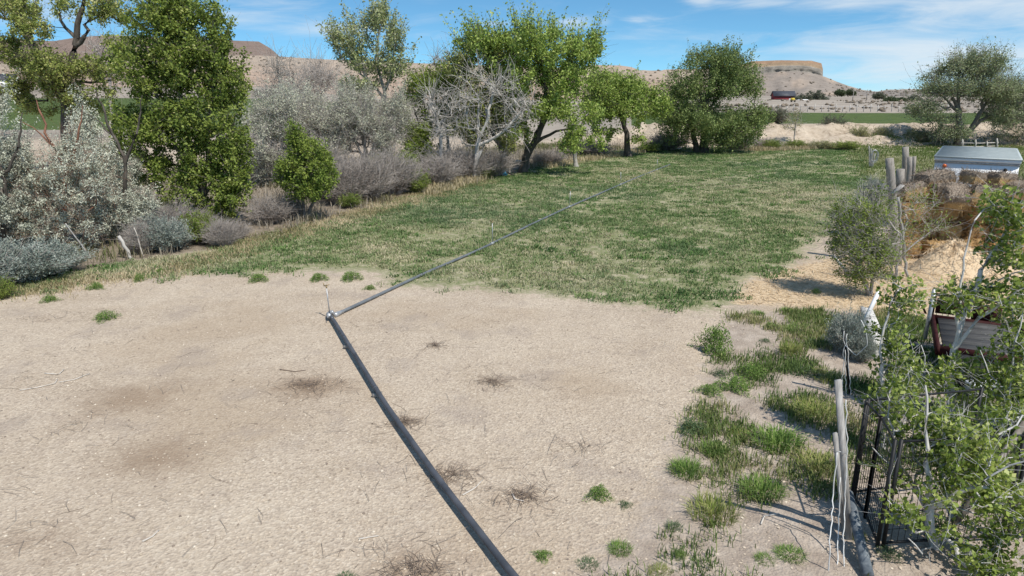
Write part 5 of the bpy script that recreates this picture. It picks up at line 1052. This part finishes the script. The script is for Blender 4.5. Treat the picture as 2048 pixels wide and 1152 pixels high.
for a in [(1428, 706, 62, 'rounded dark green weed alone on the gravel nearest the straw', 0, 1.3), (517, 562, 34, 'small dark green weed on the gravel edge left of the pipe elbow', 0, .6), (637, 560, 34, 'small weed on the gravel edge above the pipe elbow', 0, .6), (702, 559, 40, 'small weed with dark leaves on the gravel edge just left of the far pipe', 0, .6),
          (212, 638, 36, 'flat dark green weed alone on the left gravel', 0, .6), (192, 577, 27, 'small dark weed near the left gravel edge', 0, .6), (100, 602, 26, 'small dark weed at the left gravel edge below the grass', 0, .6), (279, 562, 18, 'tiny upright weed at the gravel edge below the broken sticks', 0, 1.1), (320, 547, 16, 'tiny round weed touching the left grass edge', 0, .9),
          (1198, 994, 44, 'bright green leafy weed on the gravel below the last brush pile', 0, .8), (1085, 1114, 34, 'small leafy weed near the bottom of the near pipe', 0, .6), (1502, 752, 52, 'dark green low weed right of the rounded gravel weed', 0, .7), (1470, 778, 66, 'long low dark weed below the rounded gravel weed', 0, .5), (1385, 862, 56, 'blue green weed at the left edge of the weedy strip', 1, .8),
          (1440, 752, 34, 'small blue green tuft below the rounded gravel weed', 1, .8), (1540, 655, 26, 'small dark weed below the straw edge', 0, .6), (1530, 683, 22, 'small grey green weed on pale ground below the straw', 1, .6), (1420, 784, 46, 'flat green weed left of the long low weed', 0, .5), (1250, 1012, 26, 'small dark weed right of the bright leafy weed', 1, .9), (740, 578, 22, 'small dark weed between gravel edge and far pipe', 0, .6),
          (1632, 586, 16, 'tiny round dark weed on the straw', 0, .9), (1360, 1112, 26, 'small leafy weed on pale soil near the bottom', 0, .7)]:
    put('leafy_weed', weedm[a[4]], a[0], a[1], a[2], a[3], 'weed', WG, a[5])
for a in [(1372, 945, 92, 'big deep green grass clump at the gravel edge of the weedy strip', 0, 1.), (1425, 1030, 125, 'largest yellowish grass clump in the weedy strip', 1, 1.1), (1525, 985, 110, 'bright green grass clump in the middle of the weedy strip', 0, .85), (1425, 905, 70, 'upright green grass clump touching the big one at the gravel edge', 0, 1.1), (1555, 890, 130, 'wide dark grass clump above the bright one', 0, .9),
          (1585, 705, 70, 'tall dry tipped grass clump below the straw edge', 1, 1.2), (1600, 745, 95, 'dark leafy patch of grass below the dry tipped clump', 2, .6), (1347, 1055, 48, 'blue green grass clump left of the largest clump', 2, 1.2), (1240, 1100, 62, 'green grass clump near the bottom edge', 0, .8), (1640, 935, 110, 'mixed green grass clump left of the board post', 1, .9), (1630, 830, 120, 'yellow green grass clump above the board post', 1, .8),
          (1515, 628, 36, 'small green grass clump at the lower straw corner', 0, .8), (1575, 622, 34, 'small green grass clump on the straw edge right of the corner clump', 0, .9), (1600, 663, 80, 'green grass clump against the white slab sagebrush', 0, .6), (1175, 1130, 60, 'ragged green clump at the bottom right of the near pipe', 2, .8), (690, 1160, 60, 'grass clump cut by the bottom edge left of the near pipe', 2, .7), (1320, 1145, 60, 'grass clump at the bottom edge below the blue green clump', 1, .8), (1580, 1110, 70, 'shaded grass clump under the sapling shadow', 0, .6),
          (1480, 870, 70, 'pale mixed grass clump left of the wide dark clump', 1, .7), (1660, 760, 90, 'yellow green grass clump beside the black fence post', 1, .9), (1715, 1075, 40, 'pale green grass clump at the foot of the board post', 1, 1.2), (1640, 690, 60, 'dark grass clump beside the blue grey sagebrush', 2, .8), (1780, 1110, 60, 'green clump growing at the foot of the wire panels', 2, .9), (1530, 1120, 50, 'small grass clump on pale soil left of the sapling shadow', 0, .6)]:
    put('grass_clump', tuft[a[4]], a[0], a[1], a[2], a[3], 'grass clump', CG, a[5])
# ------------------------------------------------------------------ uncountable ground cover
def scatter(polyg, n, rng, dens=None):
    lo = polyg.min(0); hi = polyg.max(0); q = rng.random((n, 2))*(hi-lo)+lo; k = sdf(polyg, q[:, 0], q[:, 1]) > 0; q = q[k]
    return q
def tufts(name, xy, rng, nb, hh, ww, colf, spread=.05, lean=.7):
    d = np.hypot(xy[:, 0], xy[:, 1]); k = len(xy); xy = np.repeat(xy, nb, 0); d = np.repeat(d, nb); sz = np.repeat(rng.uniform(.6, 1.3, k), nb)
    n = len(xy); p = xy+rng.normal(0, spread, (n, 2))*(sz*(1+d*.02))[:, None]; az = rng.random(n)*2*PI; o = np.stack([np.cos(az), np.sin(az)], 1)
    z = H(p[:, 0], p[:, 1])-.01; L = hh*sz*rng.uniform(.5, 1.2, n); le = rng.uniform(.15, 1, n)*lean; w = ww*(1+d*.035)
    p0 = np.c_[p, z]; p2 = np.c_[p+o*(L*le)[:, None], z+L*(1-.3*le)]; sd = np.c_[-o[:, 1], o[:, 0], 0*az]*(w/2)[:, None]; p1 = np.c_[p+o*(L*le*.4)[:, None], z+L*.62]
    V = np.stack([p0-sd, p0+sd, p1+sd, p2, p1-sd], 1).reshape(-1, 3); i = (np.arange(n)*5)[:, None]
    me = mesh(name, V, [np.hstack([i, i+1, i+2, i+4]), np.hstack([i+4, i+2, i+3])], M['blade']); c = colf(p, rng, n); setcol(me, np.repeat(c, 5, 0)); o_ = link(name, me); tag(o_, None, None, kind='stuff'); return o_
def ramp_np(t_, st): return np.stack([np.interp(t_, [s[0] for s in st], [s[1][i] for s in st]) for i in range(3)], 1)
rng = RS(110)
lo = GRASS.min(0)-1; hi = GRASS.max(0)+1; q = rng.random((150000, 2))*(hi-lo)+lo; q = q[q[:, 1] < 62]; sd_ = sdf(GRASS, q[:, 0], q[:, 1]); q = q[sd_+(fbm(q[:, 0]*1.5, q[:, 1]*1.5, 3, 170)-.5)*2.6-.15 > 0]
dd = np.hypot(q[:, 0], q[:, 1]); keep = rng.random(len(q)) < np.clip((24/dd)**1.1, .25, 1); q = q[keep]
cov = .45*fbm(q[:, 0]*.7, q[:, 1]*.7, 3, 120)+.55*fbm(q[:, 0]*2.4, q[:, 1]*2.4, 3, 122)+.22*(fbm(q[:, 0]*.12, q[:, 1]*.12, 3, 121)-.5); rim = np.exp(-np.clip(sdf(GRASS, q[:, 0], q[:, 1]), 0, 9)/.9)*(q[:, 1] < 21)*(q[:, 0] > -3); cov = cov+.10*rim; q = q[rng.random(len(q)) < sst(.37, .53, cov)*.9+.08]
def gcol(p, rng, n):
    a = fbm(p[:, 0]*.16, p[:, 1]*.10, 4, 130); b_ = fbm(p[:, 0]*1.3, p[:, 1]*1.3, 3, 131); e_ = np.clip(.5+sdf(GRASS, p[:, 0], p[:, 1])/5, .5, 1.)
    t_ = np.clip(.42+(a-.5)*1.5+(b_-.5)*.9+rng.normal(0, .16, n), 0, 1)
    g_ = ramp_np(t_, [(0, (.09, .155, .055)), (.44, (.165, .24, .09)), (.68, (.28, .305, .155)), (.86, (.45, .42, .26)), (1, (.60, .53, .37))])
    rim = np.exp(-np.clip(sdf(GRASS, p[:, 0], p[:, 1]), 0, 9)/.9)*(p[:, 1] < 21)*(p[:, 0] > -3); g_ = g_*(1-.55*rim[:, None])+.55*rim[:, None]*np.array((.10, .19, .05))
    teal = np.clip(fbm(p[:, 0]*.2+40, p[:, 1]*.2, 3, 133)-.5, 0, 1)[:, None]*1.6; g_ = g_*(1-teal)+teal*np.array((.11, .17, .10)); return g_
tufts('meadow_grass', q, rng, 9, .10, .011, gcol, .07, 1.3)
q = scatter(GRASS, 18000, rng); q = q[(q[:, 1] < 55)]; q = q[rng.random(len(q)) < sst(.50, .66, fbm(q[:, 0]*1.7+7, q[:, 1]*1.7, 3, 181))]
tufts('meadow_weeds', q, rng, 16, .10, .016, lambda p, r, n: ramp_np(np.clip(fbm(p[:, 0]*.6, p[:, 1]*.6, 3, 182)*1.5-.25+r.normal(0, .15, n), 0, 1), [(0, (.055, .11, .035)), (.5, (.10, .19, .05)), (1, (.20, .28, .10))]), .07, 1.6)
q = scatter(MEADOW_R, 16000, rng); tufts('bank_grass', q, rng, 8, .16, .012, lambda p, r, n: ramp_np(np.clip(fbm(p[:, 0]*.3, p[:, 1]*.15, 3, 140)+r.normal(0, .15, n), 0, 1), [(0, (.10, .16, .04)), (.5, (.15, .2, .055)), (1, (.40, .36, .2))]), .1)
# dry tan grass along the brush edge
edge = [(0, 590), (110, 575), (210, 556), (330, 542), (450, 508), (520, 478), (600, 466), (680, 440), (760, 416), (840, 392), (900, 376), (960, 360)]
pts = dense([G(u, v) for u, v in edge], .05)[:, :2]; wd_ = rng.normal(0, .45, (len(pts)*9, 2))*np.clip(np.repeat(np.hypot(pts[:, 0], pts[:, 1]), 9)/24, .5, 1.6)[:, None]
q = np.repeat(pts, 9, 0)+wd_
DRY = [(0, (.16, .17, .07)), (.3, (.28, .25, .12)), (.6, (.46, .38, .23)), (1, (.62, .53, .36))]
tufts('dry_grass', q, rng, 7, .11, .008, lambda p, r, n: ramp_np(np.clip(fbm(p[:, 0]*.5, p[:, 1]*.5, 3, 141)*1.4-.2+r.normal(0, .15, n), 0, 1), DRY), .07)
q = np.concatenate([scatter(poly([(840, 378), (960, 345), (970, 362), (860, 392)]), 1500, rng), scatter(poly([(1080, 328), (1300, 298), (1300, 304), (1090, 338)]), 2500, rng), scatter(poly([(1500, 298), (1700, 292), (1700, 297), (1500, 303)]), 2500, rng)])
tufts('tall_dry_grass', q, rng, 7, .32, .012, lambda p, r, n: ramp_np(np.clip(r.normal(.7, .2, n), 0, 1), DRY), .1, .5)
q = scatter(THICK, 22000, rng); q = q[(q[:, 1] < 62) & (q[:, 0] > -26)]; q = q[rng.random(len(q)) < sst(.38, .6, fbm(q[:, 0]*.5, q[:, 1]*.5, 3, 160))]
tufts('brush_litter', q, rng, 8, .42, .010, lambda p, r, n: ramp_np(np.clip(fbm(p[:, 0]*.35, p[:, 1]*.35, 3, 161)*1.6-.35+r.normal(0, .14, n), 0, 1), [(0, (.13, .16, .05)), (.3, (.24, .21, .13)), (.6, (.36, .315, .25)), (1, (.50, .44, .36))]), .12, .9)
# weedy strip on the right
q = scatter(SOIL, 60000, rng); q = q[(q[:, 1] > 4.5) & (q[:, 0] < 9) & ~((q[:, 0] > 3.45+.0*q[:, 1]) & (q[:, 1] < 6.2))]; cov = fbm(q[:, 0]*1.1, q[:, 1]*1.1, 4, 150)+np.clip((q[:, 0]-2.6)*.05, -.1, .1); q = q[rng.random(len(q)) < sst(.48, .68, cov)*.5]
tufts('ground_cover', q, rng, 9, .13, .008, lambda p, r, n: ramp_np(np.clip(fbm(p[:, 0]*.8, p[:, 1]*.8, 3, 151)*1.5-.3+r.normal(0, .15, n), 0, 1), [(0, (.075, .13, .04)), (.5, (.16, .22, .065)), (.8, (.28, .28, .12)), (1, (.5, .43, .28))]), .06)
# gravel stones
q = rng.random((60000, 2))*(26, 15)+(-16, 4.2); k = (sdf(GRASS, q[:, 0], q[:, 1]) < -.1) & (rng.random(len(q)) < np.clip((7/np.hypot(q[:, 0], q[:, 1]))**2, 0, 1)); q = q[k]; K = len(q)
s = .006+.014*rng.random(K)**3; V = np.c_[q, H(q[:, 0], q[:, 1])+s*.2][:, None]+np.array([(1, 0, 0), (0, 1, 0), (-1, 0, 0), (0, -1, 0), (0, 0, .8), (0, 0, -.5)])[None]*s[:, None, None]*rng.uniform(.6, 1.4, (K, 6, 1))
me = mesh('pebbles', V, [(np.array([(0, 1, 4), (1, 2, 4), (2, 3, 4), (3, 0, 4)])[None]+(np.arange(K)*6)[:, None, None]).reshape(-1, 3)], M['chip'])
setcol(me, np.repeat(ramp_np(rng.random(K), [(0, (.2, .16, .13)), (.3, (.42, .35, .27)), (.8, (.54, .455, .36)), (1, (.64, .57, .47))]), 6, 0)); tag(link('pebbles', me), None, None, kind='stuff')
# twig litter, brush piles, single sticks
def twigs(cx, n, R, rng, L=(.08, .35), r=.003, h=.04):
    a = rng.random(n)*2*PI; rr = np.abs(rng.normal(0, .5, n))*R; c = np.stack([cx[0]+np.cos(a)*rr*1.5, cx[1]+np.sin(a)*rr], 1); t_ = rng.random(n)*2*PI; l_ = rng.uniform(*L, n)
    A = np.c_[c, H(c[:, 0], c[:, 1])+.004+h*rng.random(n)*np.exp(-(rr/R)**2)]; d = np.c_[np.cos(t_)*l_, np.sin(t_)*l_, rng.normal(0, .1, n)*l_]; B = A+d*.5; B[:, 2] = np.maximum(B[:, 2], .006); Cc = B+d*.5+rng.normal(0, .15, d.shape)*l_[:, None]; Cc[:, 2] = np.maximum(Cc[:, 2], .004)
    return join([tubes(A, B, np.full(n, r), np.full(n, r*.8)), tubes(B, Cc, np.full(n, r*.8), np.full(n, r*.5))])
parts_ = [twigs(p, int(35*k+8), s*1.6, rng) for p, s, k in STAINS if s < .62]
q = rng.random((450, 2))*(16, 12)+(-10, 4.5); q = q[sdf(GRASS, q[:, 0], q[:, 1]) < 0]; parts_ += [twigs(p, 1, .05, rng) for p in q]
V, Fq = join(parts_); tag(obj('twig_litter', V, [Fq], M['dry_twig']), None, None, kind='stuff')
for u, v, R, lab in [(620, 772, .55, 'dark flattened pile of dry twigs left of the near pipe'), (1045, 992, .3, 'brown pile of dry twigs right of the near pipe with one white stick'), (985, 766, .2, 'small dark pile of twigs on open gravel right of the near pipe'), (905, 950, .35, 'dry twigs gathered along the right side of the near pipe'), (835, 1142, .45, 'reddish brown heap of dry brush cut by the bottom edge'), (870, 692, .15, 'small grey pile of twigs in the middle of the gravel'), (815, 845, .15, 'small brown twig bundle touching the near pipe')]:
    p = Gz(u, v); V, Fq = twigs(p, int(230*R+30), R*1.1, rng, (.06, .30), .0028, .05); tag(obj('brush_pile', V-p, [Fq], M['twig_brown'], None, p), lab, 'brush pile', 'dry twig piles on the gravel')
for k, (pl, lab) in enumerate([([(40, 782), (75, 776), (110, 768), (115, 760)], 'longest pale curved stick on the left gravel'), ([(118, 766), (150, 760), (180, 748)], 'pale stick right of the longest curved one'), ([(90, 748), (118, 750), (128, 740)], 'short pale curved stick above the longest one'), ([(925, 992), (950, 978), (965, 962)], 'pale stick lying right of the near pipe near the bottom'), ([(1025, 990), (1030, 1000), (1048, 1004)], 'white forked twig on the brown twig pile'), ([(1522, 1050), (1528, 1034), (1558, 1029)], 'white curved root on the pale soil under the weedy strip'), ([(718, 1080), (740, 1076), (758, 1073)], 'short white stick left of the bottom of the near pipe'), ([(1600, 628), (1625, 630), (1655, 634)], 'dark thin stick on the soil below the straw'), ([(285, 1085), (305, 1075), (318, 1062)], 'thin pale stick on the lower left gravel'), ([(560, 740), (590, 744), (612, 741)], 'pale stick above the dark twig pile')]):
    pts = [Gz(u, v)+(0, 0, .012) for u, v in pl]; pts = dense(pts, .06); o = MB().tube(pts, np.linspace(.011, .006, len(pts)), 5).build('stick', M['twig_brown' if 'dark' in lab else 'pale_twig'], None, pts[0], True, pts[0]); tag(o, lab, 'stick', 'single sticks on the ground')
# straw litter
q = scatter(STRAW, 26000, rng); q = q[(q[:, 0] < 16)]; n = len(q); a = rng.random(n)*2*PI; L = rng.uniform(.06, .2, n); d = np.c_[np.cos(a)*L, np.sin(a)*L, rng.normal(0, .015, n)]; A = np.c_[q, H(q[:, 0], q[:, 1])+rng.random(n)*.03+.004]; sd = np.c_[-np.sin(a), np.cos(a), 0*a]*.006
V = np.stack([A-sd, A+sd, A+d+sd, A+d-sd], 1).reshape(-1, 3); me = mesh('straw_litter', V, [np.arange(4*n).reshape(-1, 4)], M['chip']); setcol(me, np.repeat(ramp_np(rng.random(n), [(0, (.32, .21, .11)), (.5, (.55, .41, .25)), (1, (.70, .57, .39))]), 4, 0)); tag(link('straw_litter', me), None, None, kind='stuff')
# ------------------------------------------------------------------ sun and sky
SE, SR = math.radians(58), math.radians(138)
sd = Vector((math.cos(SE)*math.sin(SR), math.cos(SE)*math.cos(SR), math.sin(SE)))
sl = bpy.data.lights.new('sun', 'SUN'); sl.energy = 4.0; sl.angle = math.radians(.53); sl.color = (1, .94, .845)
so = bpy.data.objects.new('sun', sl); C.objects.link(so); so.rotation_euler = sd.to_track_quat('Z', 'Y').to_euler(); so.location = (20, -10, 40)
w = bpy.data.worlds.new('World'); bpy.context.scene.world = w; w.use_nodes = True; nt = w.node_tree; nt.nodes.clear()
class WT(NT):
    def __init__(s, t): s.t = t
t = WT(nt); out = t.n('ShaderNodeOutputWorld'); bg_ = t.n('ShaderNodeBackground'); bg_.inputs[1].default_value = .13; t.l(bg_.outputs[0], out.inputs[0])
tc = t.n('ShaderNodeTexCoord').outputs['Generated']; sx = t.n('ShaderNodeSeparateXYZ'); t.l(tc, sx.inputs[0])
cb = t.n('ShaderNodeCombineXYZ'); t.l(sx.outputs[0], cb.inputs[0]); t.l(sx.outputs[1], cb.inputs[1])
t.l(t.math('ADD', t.math('MULTIPLY', t.math('MAXIMUM', sx.outputs[2], 0.), 1.4), .06), cb.inputs[2])
nv = t.n('ShaderNodeVectorMath', operation='NORMALIZE'); t.l(cb.outputs[0], nv.inputs[0])
sk = t.n('ShaderNodeTexSky', sky_type='NISHITA', sun_disc=False, sun_elevation=SE, sun_rotation=SR, altitude=1400, air_density=1., dust_density=.3, ozone_density=2.5); t.l(nv.outputs[0], sk.inputs[0])
az = t.math('ARCTAN2', sx.outputs[0], sx.outputs[1]); el = t.math('ARCSINE', sx.outputs[2])
def gauss(a0, e0, sa, se, wt):
    x = t.math('DIVIDE', t.math('SUBTRACT', az, a0), sa); y = t.math('DIVIDE', t.math('SUBTRACT', el, e0), se)
    return t.math('MULTIPLY', t.math('EXPONENT', t.math('MULTIPLY', t.math('ADD', t.math('MULTIPLY', x, x), t.math('MULTIPLY', y, y)), -1.)), wt)
cv = t.n('ShaderNodeCombineXYZ'); t.l(t.math('MULTIPLY', az, 7.), cv.inputs[0]); t.l(t.math('MULTIPLY', el, 42.), cv.inputs[1])
nw = t.noise(cv.outputs[0], 1., 8, .62, .6)
AZ = lambda u: math.atan((u-1024)/F/1.06); EL = lambda v: math.atan(float(tanel(v)))
msk = None
for u, v, su, sv, wt in [(1880, 125, 300, 62, .66), (2010, 45, 200, 50, .6), (1640, 150, 160, 40, .42), (1690, 25, 130, 18, .46), (1790, 80, 200, 20, .5), (1560, 120, 150, 14, .30), (470, 45, 130, 20, .42), (620, 62, 160, 14, .34), (540, 15, 120, 18, .3), (1145, 45, 45, 14, .55), (1210, 45, 22, 8, .38), (1275, 42, 40, 8, .42), (1395, 5, 35, 14, .5), (1520, 15, 70, 12, .45), (990, 48, 40, 6, .3), (1440, 12, 60, 5, .3), (100, 30, 120, 40, .4), (1230, 80, 60, 6, .2), (1745, 165, 60, 8, .35)]:
    gq = gauss(AZ(u), EL(v), su/F/1.1, sv/F/1.1, wt); msk = gq if msk is None else t.math('MAXIMUM', msk, gq)
back = t.step(t.math('ABSOLUTE', az), .9, 1.3); msk = t.math('MAXIMUM', msk, t.math('MULTIPLY', back, .22))
cl = t.step(t.math('ADD', t.math('SUBTRACT', nw, .5), t.math('MULTIPLY', msk, .75)), -.02, .66)
sky_c = t.n('ShaderNodeVectorMath', operation='MULTIPLY'); t.l(sk.outputs[0], sky_c.inputs[0]); sky_c.inputs[1].default_value = (.56, .88, .93)
mixc_ = t.mix(t.math('MULTIPLY', cl, .85), sky_c.outputs[0], (4.9, 5.35, 5.7)); t.l(mixc_, bg_.inputs[0])
s_ = bpy.context.scene; s_.view_settings.view_transform = 'Standard'; s_.view_settings.look = 'None'; s_.view_settings.exposure = .30; s_.view_settings.gamma = 1
s_.cycles.max_bounces = 6; s_.cycles.diffuse_bounces = 3; s_.cycles.transmission_bounces = 3; s_.cycles.caustics_reflective = False; s_.cycles.caustics_refractive = False
